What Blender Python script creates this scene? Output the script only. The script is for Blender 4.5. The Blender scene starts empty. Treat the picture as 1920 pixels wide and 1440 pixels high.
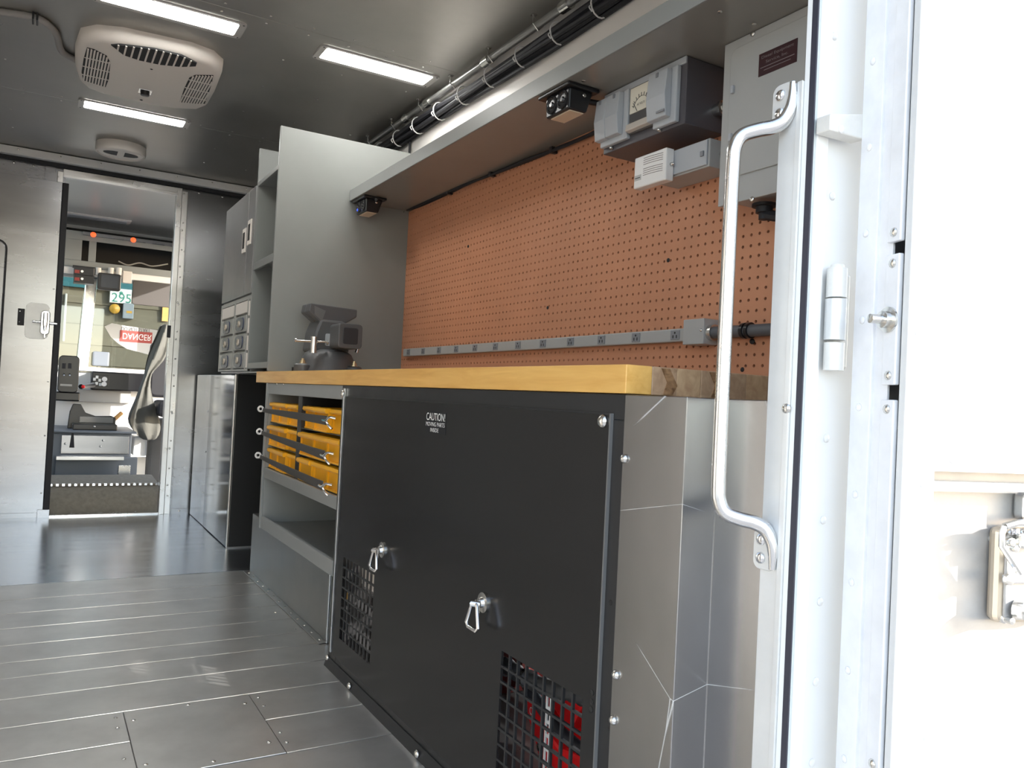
import bpy, bmesh, math, random
import numpy as np
from mathutils import Matrix, Vector
random.seed(7)
SC = bpy.context.scene
COL = SC.collection
PI = math.pi

# ------------------------------------------------------------------ camera
YAW, PITCH, ROLL, F = 0.53366869, 0.01934728, 0.04977385, 1498.27
EYE = np.array([0.0, 0.0, 0.863])
def cam_rows(y, p, r):
    cy, sy, cp, sp = math.cos(y), math.sin(y), math.cos(p), math.sin(p)
    f = np.array([sy*cp, cy*cp, sp]); rt = np.array([cy, -sy, 0.0]); up = np.cross(rt, f)
    cr, sr = math.cos(r), math.sin(r)
    return np.array([rt*cr+up*sr, -rt*sr+up*cr, f])
CR = cam_rows(YAW, PITCH, ROLL)
def ray(px, py): return CR.T @ np.array([(px-960)/F, -(py-720)/F, 1.0])
def P(px, py, ax, val):
    """photo pixel -> world point on the plane ax = val"""
    d = ray(px, py); i = 'XYZ'.index(ax); t = (val-EYE[i])/d[i]
    return tuple(float(c) for c in EYE+t*d)
cd = bpy.data.cameras.new('camera'); cam = bpy.data.objects.new('camera', cd); COL.objects.link(cam)
cd.sensor_width = 36; cd.lens = F*36/1920; cd.clip_start = 0.02
M = Matrix(((CR[0][0], CR[1][0], -CR[2][0], 0), (CR[0][1], CR[1][1], -CR[2][1], 0), (CR[0][2], CR[1][2], -CR[2][2], EYE[2]), (0, 0, 0, 1)))
cam.matrix_world = M
SC.camera = cam

# ------------------------------------------------------------------ light
SUN_DIR = Vector((0.687, -0.653, 0.335)).normalized()
w = bpy.data.worlds.new('world'); SC.world = w; w.use_nodes = True
nt = w.node_tree; bg = nt.nodes['Background']
sky = nt.nodes.new('ShaderNodeTexSky'); sky.sky_type = 'NISHITA'; sky.sun_disc = False
sky.sun_elevation = math.asin(SUN_DIR.z); sky.sun_rotation = math.atan2(SUN_DIR.x, SUN_DIR.y)
sky.air_density = 1.0; sky.dust_density = 0.8; sky.ozone_density = 1.0
hs_ = nt.nodes.new('ShaderNodeHueSaturation'); hs_.inputs['Saturation'].default_value = .68
nt.links.new(sky.outputs['Color'], hs_.inputs['Color']); nt.links.new(hs_.outputs['Color'], bg.inputs['Color']); bg.inputs['Strength'].default_value = 0.42
sl = bpy.data.lights.new('sun', 'SUN'); sl.energy = 5.0; sl.angle = 0.009; sl.color = (1.0, 0.96, 0.90)
so = bpy.data.objects.new('sun', sl); COL.objects.link(so)
so.rotation_euler = SUN_DIR.to_track_quat('Z', 'Y').to_euler()
vs = SC.view_settings
vs.view_transform = 'Standard'; vs.look = 'None'; vs.gamma = 1.0; vs.use_curve_mapping = False
vs.exposure = 1.15

# ------------------------------------------------------------------ materials
MATS = {}
def mat(name, col, rough=.5, metal=0., var=0., scale=6., stretch=(1, 1, 1), rvar=0., bump=0., bscale=80., emit=None, estr=0., spec=None, scratch=0., coat=0., col2=None):
    if name in MATS: return MATS[name]
    m = bpy.data.materials.new(name); m.use_nodes = True
    n, l = m.node_tree.nodes, m.node_tree.links
    b = n['Principled BSDF']
    b.inputs['Base Color'].default_value = (*col, 1); b.inputs['Roughness'].default_value = rough; b.inputs['Metallic'].default_value = metal
    if spec is not None: b.inputs['Specular IOR Level'].default_value = spec
    if coat: b.inputs['Coat Weight'].default_value = coat; b.inputs['Coat Roughness'].default_value = .08
    if emit: b.inputs['Emission Color'].default_value = (*emit, 1); b.inputs['Emission Strength'].default_value = estr
    tc = n.new('ShaderNodeTexCoord'); mp = n.new('ShaderNodeMapping'); mp.inputs['Scale'].default_value = stretch
    geo = n.new('ShaderNodeNewGeometry')
    l.new(geo.outputs['Position'], mp.inputs['Vector'])
    if var or rvar:
        nz = n.new('ShaderNodeTexNoise'); nz.inputs['Scale'].default_value = scale; nz.inputs['Detail'].default_value = 6; nz.inputs['Roughness'].default_value = .6
        l.new(mp.outputs['Vector'], nz.inputs['Vector'])
        if var:
            rmp = n.new('ShaderNodeValToRGB')
            c2 = col2 if col2 else tuple(min(1, c*(1+var)) for c in col)
            c1 = tuple(c*(1-var) for c in col)
            rmp.color_ramp.elements[0].position = .3; rmp.color_ramp.elements[1].position = .7
            rmp.color_ramp.elements[0].color = (*c1, 1); rmp.color_ramp.elements[1].color = (*c2, 1)
            l.new(nz.outputs['Fac'], rmp.inputs['Fac']); l.new(rmp.outputs['Color'], b.inputs['Base Color'])
        if rvar:
            mr = n.new('ShaderNodeMapRange'); mr.inputs['From Min'].default_value = .3; mr.inputs['From Max'].default_value = .7
            mr.inputs['To Min'].default_value = max(.02, rough-rvar); mr.inputs['To Max'].default_value = min(1, rough+rvar)
            l.new(nz.outputs['Fac'], mr.inputs['Value']); l.new(mr.outputs['Result'], b.inputs['Roughness'])
    if bump:
        nb = n.new('ShaderNodeTexNoise'); nb.inputs['Scale'].default_value = bscale; nb.inputs['Detail'].default_value = 3
        l.new(mp.outputs['Vector'], nb.inputs['Vector'])
        bp = n.new('ShaderNodeBump'); bp.inputs['Strength'].default_value = bump; bp.inputs['Distance'].default_value = .01
        l.new(nb.outputs['Fac'], bp.inputs['Height']); l.new(bp.outputs['Normal'], b.inputs['Normal'])
    MATS[name] = m
    return m
def wood(name, c1, c2, stretch, scale=9.):
    m = bpy.data.materials.new(name); m.use_nodes = True
    n, l = m.node_tree.nodes, m.node_tree.links; b = n['Principled BSDF']
    geo = n.new('ShaderNodeNewGeometry'); mp = n.new('ShaderNodeMapping'); mp.inputs['Scale'].default_value = stretch
    l.new(geo.outputs['Position'], mp.inputs['Vector'])
    nz = n.new('ShaderNodeTexNoise'); nz.inputs['Scale'].default_value = scale; nz.inputs['Detail'].default_value = 8; nz.inputs['Distortion'].default_value = .8
    l.new(mp.outputs['Vector'], nz.inputs['Vector'])
    r = n.new('ShaderNodeValToRGB'); r.color_ramp.elements[0].position = .28; r.color_ramp.elements[1].position = .72
    r.color_ramp.elements[0].color = (*c1, 1); r.color_ramp.elements[1].color = (*c2, 1)
    l.new(nz.outputs['Fac'], r.inputs['Fac']); l.new(r.outputs['Color'], b.inputs['Base Color'])
    b.inputs['Roughness'].default_value = .32
    MATS[name] = m
    return m

ALU_FLOOR = mat('aluminium_floor', (.60, .59, .57), .33, .82, var=.13, scale=5)
ALU_WALL = mat('aluminium_wall', (.29, .292, .302), .27, 1., var=.20, scale=1.6, stretch=(.5, 1, 2.5), rvar=.03)
ALU_RAW = mat('aluminium_raw', (.66, .65, .64), .33, 1., var=.08, scale=10, rvar=.08)
ALU_SHEET = mat('aluminium_sheet', (.60, .59, .58), .28, 1., var=.12, scale=4, stretch=(1, 1, .3), rvar=.08)
ALU_BRIGHT = mat('aluminium_bright', (.80, .80, .80), .25, 1., rvar=.05, scale=20)
ALU_PAINT = mat('aluminium_jamb', (.70, .70, .69), .42, .35, var=.05, scale=14)
DARK_ALU = mat('aluminium_riser', (.42, .41, .39), .36, 1., var=.15, scale=6, rvar=.08)
CEIL = mat('ceiling_metal', (.40, .39, .365), .42, .8, var=.12, scale=2.2, rvar=.06, bump=.03, bscale=4)
GREY = mat('grey_enamel', (.215, .222, .215), .38, .0, var=.05, scale=3, bump=.02, bscale=200)
GREYL = mat('grey_shelf_paint', (.27, .28, .275), .35, .0, var=.04, scale=4)
GREYBOX = mat('grey_box_paint', (.40, .405, .40), .4, 0., var=.03, scale=8)
GREYPL = mat('grey_plastic_cover', (.42, .44, .47), .45)
DGREY = mat('dark_grey_box', (.085, .08, .09), .42, 0., bump=.05, bscale=220)
WHITE = mat('white_panel', (.78, .75, .72), .4, 0., bump=.03, bscale=30)
WHITEPL = mat('white_plastic', (.78, .77, .76), .4)
CREAM = mat('cream_plastic', (.74, .69, .64), .5)
BLACK = mat('black_enamel', (.016, .0155, .0155), .21)
BLACKF = mat('black_frame', (.022, .022, .023), .33, 0., rvar=.06, scale=10)
BLACKPL = mat('black_plastic', (.012, .012, .014), .28)
RUBBER = mat('black_rubber', (.012, .012, .016), .6)
RUBG = mat('grey_rubber_strap', (.06, .056, .052), .6)
VOID = mat('cabinet_black', (.008, .008, .008), .6)
PEG = mat('pegboard_brown', (.54, .245, .135), .55, 0., var=.10, scale=2.2, bump=.02, bscale=300)
PEGB = mat('pegboard_backing', (.05, .018, .009), .9)
STEEL = mat('zinc_steel', (.72, .71, .68), .24, 1.)
CHROME = mat('chrome', (.85, .85, .86), .10, 1.)
YELLOW = mat('yellow_plastic', (.95, .47, .012), .35, 0., var=.04, scale=15)
VISE = mat('vise_enamel', (.085, .086, .09), .42, 0., bump=.05, bscale=140)
VISE2 = mat('vise_jaw_steel', (.16, .165, .17), .4, .5)
RED = mat('red_enamel', (.78, .015, .018), .3)
LED = mat('led_diffuser', (.9, .9, .9), .3, emit=(1, .99, .95), estr=22.)
OFFLENS = mat('lamp_lens_off', (.5, .52, .54), .25)
PAPER = mat('paper_reflection_white', (.5, .5, .49), .6)
INK = mat('ink_dark', (.03, .03, .035), .6)
INKW = mat('ink_white', (.85, .85, .83), .5)
PLATE = mat('nameplate_maroon', (.045, .018, .022), .35)
INKG = mat('ink_grey', (.22, .19, .19), .5)
TEAL = mat('teal_paint', (.0, .07, .09), .5)
TEALP = mat('teal_print', (.02, .15, .12), .6)
REDP = mat('red_print', (.35, .06, .05), .6)
SIDING = mat('siding_tan', (.125, .105, .075), .8, 0., var=.15, scale=1.5, stretch=(.3, 1, 4))
SIDING2 = mat('siding_olive', (.105, .09, .065), .8, 0., var=.12, scale=1.5, stretch=(.3, 1, 4))
ORANGE = mat('orange_wood', (.72, .38, .12), .6)
BROWNM = mat('rubber_mat', (.26, .23, .185), .8, 0., var=.15, scale=40, bump=.1, bscale=300)
BLUEG = mat('cab_grey_paint', (.16, .18, .21), .5)
CABG = mat('cab_light_grey', (.36, .355, .34), .5)
CLOTH = mat('grey_cloth', (.11, .108, .095), .9, 0., var=.1, scale=12, bump=.15, bscale=30)
YELB = mat('bell_yellow', (.35, .19, .015), .5)
CONC = mat('concrete_ground', (.21, .20, .19), .9, 0., var=.12, scale=.8)
VANW = mat('van_white_paint', (.80, .80, .79), .35)
HINGEM = mat('hinge_cream', (.74, .72, .68), .4, .1, var=.05, scale=40)
SEALW = mat('pale_seal', (.55, .60, .60), .5)
DOORW = mat('door_skin', (.78, .78, .78), .4, .25, var=.03, scale=8)
DOORE = mat('door_edge_aluminium', (.82, .82, .84), .42, .15, var=.06, scale=18)
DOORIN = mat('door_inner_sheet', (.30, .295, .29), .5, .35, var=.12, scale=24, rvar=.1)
GRIME = mat('fitting_bronze', (.52, .45, .36), .38, .6)
ORED = mat('orange_red_lens', (.8, .12, .04), .3, emit=(1, .12, .03), estr=.6)
BLUEL = mat('blue_indicator', (.02, .05, .5), .3, emit=(.05, .12, 1), estr=.6)
WOODS = [wood('bench_maple_a', (.66, .34, .08), (.82, .50, .15), (5, .5, 5)),
         wood('bench_maple_b', (.36, .22, .13), (.56, .38, .24), (5, .5, 5)),
         wood('bench_maple_c', (.46, .28, .16), (.66, .46, .27), (5, .5, 5))]
ENDG = wood('bench_end_dark', (.13, .06, .025), (.42, .24, .12), (4, 4, 9), 12)
# clear glass: a thin pane
gm = bpy.data.materials.new('window_glass'); gm.use_nodes = True
gn, gl_ = gm.node_tree.nodes, gm.node_tree.links
gn.remove(gn['Principled BSDF'])
tr = gn.new('ShaderNodeBsdfTransparent'); tr.inputs['Color'].default_value = (.66, .70, .68, 1)
gg = gn.new('ShaderNodeBsdfGlossy'); gg.inputs['Roughness'].default_value = .02
mx = gn.new('ShaderNodeMixShader'); mx.inputs['Fac'].default_value = .07
gl_.new(tr.outputs[0], mx.inputs[1]); gl_.new(gg.outputs[0], mx.inputs[2]); gl_.new(mx.outputs[0], gn['Material Output'].inputs['Surface'])
GLASS = gm

# ------------------------------------------------------------------ mesh helpers
WLOC = {}
class MB:
    def __init__(s): s.v = []; s.f = []
    def add(s, vs, fs):
        o = len(s.v); s.v += [tuple(map(float, v)) for v in vs]; s.f += [tuple(i+o for i in f) for f in fs]; return s
    def box(s, x0, x1, y0, y1, z0, z1):
        x0, x1 = sorted((x0, x1)); y0, y1 = sorted((y0, y1)); z0, z1 = sorted((z0, z1))
        return s.add([(x0, y0, z0), (x1, y0, z0), (x1, y1, z0), (x0, y1, z0), (x0, y0, z1), (x1, y0, z1), (x1, y1, z1), (x0, y1, z1)],
                     [(0, 3, 2, 1), (4, 5, 6, 7), (0, 1, 5, 4), (1, 2, 6, 5), (2, 3, 7, 6), (3, 0, 4, 7)])
    def obox(s, c, u, v, w):
        c, u, v, w = map(Vector, (c, u, v, w))
        return s.add([c-u-v-w, c+u-v-w, c+u+v-w, c-u+v-w, c-u-v+w, c+u-v+w, c+u+v+w, c-u+v+w],
                     [(0, 3, 2, 1), (4, 5, 6, 7), (0, 1, 5, 4), (1, 2, 6, 5), (2, 3, 7, 6), (3, 0, 4, 7)])
    def prism(s, pts, ax, a0, a1):
        n = len(pts)
        def mk(p, a): return {'X': (a, p[0], p[1]), 'Y': (p[0], a, p[1]), 'Z': (p[0], p[1], a)}[ax]
        return s.add([mk(p, a0) for p in pts]+[mk(p, a1) for p in pts],
                     [tuple(range(n)), tuple(range(2*n-1, n-1, -1))]+[(i, i+n, (i+1) % n+n, (i+1) % n) for i in range(n)])
    def loft(s, rings, caps=True, closed=True):
        n = len(rings[0]); vs = [p for r in rings for p in r]; fs = []
        for k in range(len(rings)-1):
            for i in range(n if closed else n-1):
                j = (i+1) % n; fs.append((k*n+i, k*n+j, (k+1)*n+j, (k+1)*n+i))
        if caps: fs += [tuple(range(n-1, -1, -1)), tuple((len(rings)-1)*n+i for i in range(n))]
        return s.add(vs, fs)
    def lathe(s, c, ax, prof, n=20):
        c = Vector(c); a = Vector(ax).normalized()
        t = a.orthogonal().normalized(); b = a.cross(t)
        rings = [[c+a*h+(t*math.cos(2*PI*i/n)+b*math.sin(2*PI*i/n))*max(r, 1e-5) for i in range(n)] for r, h in prof]
        return s.loft(rings)
    def cyl(s, p0, p1, r, r1=None, n=16):
        p0, p1 = Vector(p0), Vector(p1); L = (p1-p0).length
        return s.lathe(p0, p1-p0, [(r, 0), (r if r1 is None else r1, L)], n)
    def tube(s, pts, r, n=8, rx=None):
        pts = [Vector(p) for p in pts]; rings = []; up = None
        for i, p in enumerate(pts):
            d = (pts[min(i+1, len(pts)-1)]-pts[max(i-1, 0)]).normalized()
            if up is None: up = d.orthogonal().normalized()
            up = (up-d*up.dot(d)).normalized(); b = d.cross(up)
            rr = r[i] if isinstance(r, (list, tuple)) else r
            rings.append([p+(up*math.cos(2*PI*k/n)*(rx or rr)+b*math.sin(2*PI*k/n)*rr) for k in range(n)])
        return s.loft(rings)
    def build(s, name, m, parent=None, bev=0., smooth=False, local=False, seg=2):
        me = bpy.data.meshes.new(name)
        arr = np.array(s.v); c = (arr.min(0)+arr.max(0))/2
        me.from_pydata([tuple(p) for p in (arr-c)], [], s.f)
        bm = bmesh.new(); bm.from_mesh(me); bmesh.ops.recalc_face_normals(bm, faces=bm.faces); bm.to_mesh(me); bm.free()
        me.materials.append(m)
        if smooth:
            me.shade_smooth()
            me.set_sharp_from_angle(angle=math.radians(38))
        o = bpy.data.objects.new(name, me); COL.objects.link(o); o.location = c
        if parent is not None:
            o.parent = parent
            if not local and parent.name in ROTM: o.matrix_parent_inverse = ROTM[parent.name].inverted()
            else:
                base = WLOC.get(parent.name, (0, 0, 0)) if not local else LLOC.get(parent.name, (0, 0, 0))
                o.matrix_parent_inverse = Matrix.Translation(-Vector(base))
        WLOC[o.name] = tuple(c); LLOC[o.name] = tuple(c)
        if bev:
            b = o.modifiers.new('bevel', 'BEVEL'); b.width = bev; b.segments = seg; b.limit_method = 'ANGLE'
        return o
LLOC = {}; ROTM = {}
def tag(o, label, cat, group=None):
    o['label'] = label; o['category'] = cat
    if group: o['group'] = group
    return o
def struct(o): o['kind'] = 'structure'; return o
def thing(name, label, cat, loc=(0, 0, 0), rz=0., group=None):
    o = bpy.data.objects.new(name, None); COL.objects.link(o); o.location = loc; o.rotation_euler = (0, 0, rz)
    o.empty_display_size = .05
    if rz: ROTM[o.name] = Matrix.Translation(loc) @ Matrix.Rotation(rz, 4, 'Z')
    WLOC[o.name] = tuple(loc); LLOC[o.name] = (0, 0, 0)
    return tag(o, label, cat, group)
def inst(src, name, loc, parent=None, rot=None, scale=None, base=None):
    """a copy that shares mesh data; loc is in world (or parent-local when base given)"""
    o = bpy.data.objects.new(name, src.data); COL.objects.link(o); o.location = loc
    for md in src.modifiers:
        if md.type == 'BEVEL':
            b = o.modifiers.new('bevel', 'BEVEL'); b.width = md.width; b.segments = md.segments; b.limit_method = 'ANGLE'
    if rot is not None: o.rotation_euler = rot
    if scale: o.scale = scale
    if parent is not None:
        o.parent = parent; o.matrix_parent_inverse = Matrix.Translation(-Vector(WLOC.get(parent.name, (0, 0, 0)) if base is None else base))
    WLOC[o.name] = tuple(loc); LLOC[o.name] = tuple(loc)
    return o
def copy_tree(o, parent=None):
    c = o.copy(); COL.objects.link(c)
    if parent is not None: c.parent = parent; c.matrix_parent_inverse = o.matrix_parent_inverse.copy()
    for ch in list(o.children): copy_tree(ch, c)
    return c
_dome = {}
def domes(name, pts, normal, r, m, parent, h=None, local=False):
    """one small round fastener head per point, sharing one mesh"""
    h = h or r*.55; q = Vector(normal).to_track_quat('Z', 'Y').to_euler()
    out = []
    for p in pts:
        key = (name, round(r, 5), m.name)
        if key not in _dome:
            b = MB().lathe((0, 0, 0), (0, 0, 1), [(r, 0), (r*.95, h*.4), (r*.6, h*.85), (0, h)], 10)
            me = bpy.data.meshes.new(name); me.from_pydata([tuple(v) for v in b.v], [], b.f); me.materials.append(m); me.shade_smooth()
            _dome[key] = me
        o = bpy.data.objects.new(name, _dome[key]); COL.objects.link(o); o.location = p; o.rotation_euler = q
        if parent is not None:
            o.parent = parent
            base = (LLOC if local else WLOC).get(parent.name, (0, 0, 0))
            o.matrix_parent_inverse = Matrix.Translation(-Vector(base))
        out.append(o)
    return out
def text(name, s, org, right, up, m, parent, width=None, height=None, depth=.0004, local=False):
    """flat lettering: org = lower left corner, right / up unit vectors, scaled to width x height"""
    cu = bpy.data.curves.new('t', 'FONT'); cu.body = s; cu.size = 1
    to = bpy.data.objects.new('t', cu); COL.objects.link(to)
    dg = bpy.context.evaluated_depsgraph_get(); me = bpy.data.meshes.new_from_object(to.evaluated_get(dg))
    bpy.data.objects.remove(to)
    a = np.array([v.co[:] for v in me.vertices]); mn, mxx = a.min(0), a.max(0)
    r, u = Vector(right), Vector(up); nrm = r.cross(u)
    sx = width/(mxx[0]-mn[0]); sy = (height/(mxx[1]-mn[1])) if height else sx
    vs = [Vector(org)+r*((v[0]-mn[0])*sx)+u*((v[1]-mn[1])*sy)+nrm*depth for v in a]
    b = MB(); b.add(vs, [tuple(p.vertices) for p in me.polygons]); bpy.data.meshes.remove(me)
    return b.build(name, m, parent, local=local)
def rrect(x0, x1, y0, y1, r, n=5):
    out = []
    for cx, cy, a in ((x1-r, y1-r, 0), (x0+r, y1-r, 90), (x0+r, y0+r, 180), (x1-r, y0+r, 270)):
        for k in range(n+1):
            t = math.radians(a+90*k/n); out.append((cx+r*math.cos(t), cy+r*math.sin(t)))
    return out
def spline(pts, n=8):
    """Catmull-Rom through pts"""
    p = [Vector(q) for q in pts]; p = [p[0]*2-p[1]]+p+[p[-1]*2-p[-2]]; out = []
    for i in range(1, len(p)-2):
        for k in range(n):
            t = k/n
            out.append(.5*((2*p[i])+(p[i+1]-p[i-1])*t+(2*p[i-1]-5*p[i]+4*p[i+1]-p[i+2])*t*t+(3*p[i]-p[i-1]-3*p[i+1]+p[i+2])*t**3))
    return out+[p[-2]]
B = lambda *a: MB().box(*a)

# ------------------------------------------------------------------ van constants (metres)
XL, XR, ZC, YF, YR = -.82, 1.50, 2.223, 5.67, .746
XB = .828          # front plane of the bench units
XP = 1.438         # pegboard face

# ================================================================== SETTING
# ---- ground and building outside
struct(B(-25, 30, -20, 40, -.72, -.70).build('ground', CONC))
# ---- floor
floor = struct(B(XL, XR, YR+.02, YF+.05, -.07, -.008).build('floor', DARK_ALU))
seams = [.78, 1.06, 1.27, 1.48, 1.69, 1.893, 2.103, 2.30, 2.503, 2.675, 2.82, 3.0, 3.20, 3.40, 3.605, 3.855]
for a, b_ in zip(seams[:-1], seams[1:]):
    # extruded plank with a raised bead along its rear edge
    pr = [(a+.0012, -.008), (b_-.0012, -.008), (b_-.0012, -.0006), (b_-.003, 0), (a+.016, 0), (a+.014, .0006), (a+.0035, .0006), (a+.0012, -.0003)]
    if a == 1.893 or a == 2.103:
        hy = 2.315
        MB().prism(pr, 'X', XL, .2315).build('floor_plank', ALU_FLOOR, floor)
        MB().prism(pr, 'X', .5515, .93).build('floor_plank', ALU_FLOOR, floor)
    else:
        MB().prism(pr, 'X', XL, .93).build('floor_plank', ALU_FLOOR, floor)
FRONTPLATE = mat('floor_sheet', (.62, .64, .67), .22, 1., var=.10, scale=5, stretch=(.3, 3, 1), rvar=.04, bump=.015, bscale=9)
B(XL, XR, 3.857, YF, -.008, .001).build('floor_sheet', FRONTPLATE, floor)
hatch = B(.2335, .5495, 1.895, 2.2985, -.008, .0012).build('access_plate', ALU_FLOOR, floor, bev=.0008)
domes('screw', [P(600/2.4, 940+985/2.4, 'Z', .001), P(846/2.4, 940+915/2.4, 'Z', .001), P(1102/2.4, 940+910/2.4, 'Z', .001), P(1210/2.4, 940+1085/2.4, 'Z', .001),
                P(960/2.4, 940+1170/2.4, 'Z', .001), P(655/2.4, 940+1185/2.4, 'Z', .001)], (0, 0, 1), .006, STEEL, hatch, h=.0015)
domes('rivet', [P(x/2.4, 940+y/2.4, 'Z', .001) for x, y in ((1162, 884), (1187, 920), (1260, 1040), (1290, 1085), (520, 975), (528, 1020), (557, 1160), (1240, 500), (1125, 385), (1328, 575), (1210, 1083))], (0, 0, 1), .005, STEEL, floor, h=.002)
# ---- ceiling: three sheets
ceil = struct(B(XL-.04, XR+.04, YR-.02, YF+.05, ZC+.012, ZC+.07).build('ceiling', CEIL))
for a, b_ in ((YR, 1.5), (1.5, 3.02), (3.02, 4.5), (4.5, YF)):
    B(XL, XR, a+.001, b_-.001, ZC, ZC+.012).build('ceiling_panel', CEIL, ceil, bev=.0015)
cs = [(x, y, ZC) for y in (2.985, 3.055, 4.465, 4.535) for x in np.arange(-.3, 1.45, .16)]+[(x, y, ZC) for y in (3.35, 3.7, 4.1, 4.85, 5.2, 5.5) for x in (-.2, .8, 1.05, 1.35)]
domes('rivet', cs, (0, 0, -1), .005, STEEL, ceil, h=.002)
# ---- right wall (unseen louvred opening added to let sun into the generator cabinet) and left wall
wr = MB()
wr.box(XR, XR+.05, YR-.02, YF+.05, .62, ZC+.05); wr.box(XR, XR+.05, 2.1, YF+.05, -.07, .62); wr.box(XR, XR+.05, YR-.02, 1.1, -.07, .62); wr.box(XR, XR+.05, 1.1, 2.1, -.07, .08)
wall_r = struct(wr.build('wall_right', WHITE))
for z in (.17, .27, .37, .47, .57):
    MB().prism([(XR+.002, z), (XR+.05, z-.03), (XR+.05, z-.026), (XR+.002, z+.004)], 'Y', 1.1, 2.1).build('added_louvre', ALU_RAW, wall_r)
wall_l = struct(B(XL-.05, XL, YR-.02, YF+.05, -.07, ZC+.05).build('wall_left', mat('left_wall_paint', (.47, .465, .455), .6)))
# ---- rear body wall round the door opening (opening X -.21..0.893)
rear = MB(); rear.box(.8905, XR+.05, .743, .751, -.07, ZC+.07); rear.box(XL-.05, -.21, .737, .755, -.07, ZC+.07); rear.box(-.21, .893, .737, .755, 2.06, ZC+.07); rear.box(-.21, .893, .737, .78, -.07, -.005)
wall_b = struct(rear.build('wall_rear', VANW))

# ---- front bulkhead with doorway X .07...715, z 0..2.10
DX0, DX1, DZ = .075, .712, 2.105
bulk = MB(); bulk.box(XL, DX0, YF, YF+.03, -.05, ZC+.03); bulk.box(DX1, XR, YF, YF+.03, -.05, ZC+.03); bulk.box(DX0, DX1, YF, YF+.03, DZ, ZC+.03)
wall_f = struct(bulk.build('wall_front', ALU_WALL))
def fp(px, py, d=0.): return P(px, py, 'Y', YF-d)
# panels laid on the bulkhead
B(XL, -.04, YF-.004, YF, .012, 2.15).build('wall_panel', ALU_WALL, wall_f, bev=.001)
B(-.036, .02, YF-.006, YF, .012, 2.15).build('wall_panel', ALU_WALL, wall_f, bev=.001)
B(.79, XR, YF-.004, YF, .012, 2.15).build('wall_panel', ALU_WALL, wall_f, bev=.001)
B(XL, .045, YF-.012, YF-.002, 0, .034).build('kick_strip', ALU_WALL, wall_f, bev=.001)
B(.79, .9, YF-.012, YF-.002, 0, .034).build('kick_strip', ALU_WALL, wall_f, bev=.001)
fr = []
for z in np.arange(.12, 2.1, .24): fr += [(-.046, YF-.006, z), (.757, YF-.014, z+.07)]
for x in (-.5, -.2, -.1, .85, 1.0, .3, .5, .65, .16, 1.15): fr.append((x, YF-.006, 2.135))
for x in (-.4, -.25, .84): fr.append((x, YF-.012, .018))
domes('rivet', fr, (0, -1, 0), .007, STEEL, wall_f, h=.003)
trim = struct(B(XL, XR, YF-.07, YF-.005, 2.172, 2.219).build('trim_1', WHITEPL, bev=.004))
domes('rivet', [(x, YF-.071, 2.203) for x in np.arange(-.4, 1.3, .22)], (0, -1, 0), .005, STEEL, trim)
struct(B(XL, XR, YF-.03, YF-.003, 2.146, 2.171).build('trim_shadow', RUBBER))  # black strip standing in for the shadow gap under the ceiling trim
# door frame trims
dj = struct(B(.030, .062, YF-.018, YF, .0, 2.125).build('trim_3', ALU_RAW, bev=.002))
domes('rivet', [(.046, YF-.018, z) for z in (.15, .5, .83, 1.4, 1.75, 2.0)], (0, -1, 0), .006, STEEL, dj)
B(.030, .095, YF-.03, YF-.018, 0, .05).build('foot_bracket', ALU_WALL, dj, bev=.001)
dj2 = struct(MB().box(.712, .745, YF-.022, YF+.05, 0, 2.13).box(.745, .782, YF-.012, YF, 0, 2.13).build('trim_4', ALU_RAW, bev=.0025))
domes('rivet', [(.762, YF-.013, z) for z in np.arange(.12, 2.1, .18)], (0, -1, 0), .006, STEEL, dj2)
hd = struct(MB().box(.06, .745, YF-.018, YF+.005, DZ-.012, 2.145).box(.06, .72, YF-.026, YF-.016, DZ-.012, DZ+.006).build('trim_5', ALU_RAW, bev=.002))
struct(B(.062, .745, YF-.012, YF+.06, -.004, .012).build('trim_6', ALU_BRIGHT, bev=.003))
B(.700, .722, YF-.035, YF-.02, 1.155, 1.235).build('strike_plate', RUBBER, dj2, bev=.002)
# sliding bulkhead door, pushed open behind the left panel, with its rubber edge and latch
sd = thing('sliding_door', 'aluminium sliding door with black rubber edge and chrome latch', 'door', (-.3, YF-.02, .02))
B(-.72, .060, YF-.020, YF-.007, .03, 2.06).build('door_panel', ALU_WALL, sd, bev=.002)
B(.0605, .094, YF-.034, YF-.006, .05, 2.056).build('edge_seal', RUBBER, sd, bev=.004)
MB().prism(rrect(-.092, .03, 1.087, 1.304, .03), 'Y', YF-.025, YF-.021).build('latch_plate', ALU_PAINT, sd, bev=.001)
hk = B(-.132, -.097, YF-.034, YF-.021, 1.162, 1.262).build('latch_keeper', RUBBER, sd, bev=.002)
domes('screw', [(-.122, YF-.034, 1.182), (-.122, YF-.034, 1.245)], (0, -1, 0), .004, STEEL, hk)
lt = MB().prism(rrect(-.013, .037, 1.115, 1.262, .02), 'Y', YF-.045, YF-.025).build('latch_body', CHROME, sd, bev=.005)
MB().tube(spline([(.003, YF-.05, 1.25), (.003, YF-.055, 1.18), (.012, YF-.055, 1.135), (.022, YF-.055, 1.18), (.022, YF-.05, 1.25)]), .004).build('lever', CHROME, lt, smooth=True)
B(.009, .017, YF-.06, YF-.044, 1.095, 1.25).build('lever_bar', CHROME, lt, bev=.002)
MB().cyl((-.055, YF-.035, 1.192), (.075, YF-.035, 1.186), .0085).build('bolt', ALU_BRIGHT, sd, smooth=True)
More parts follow.
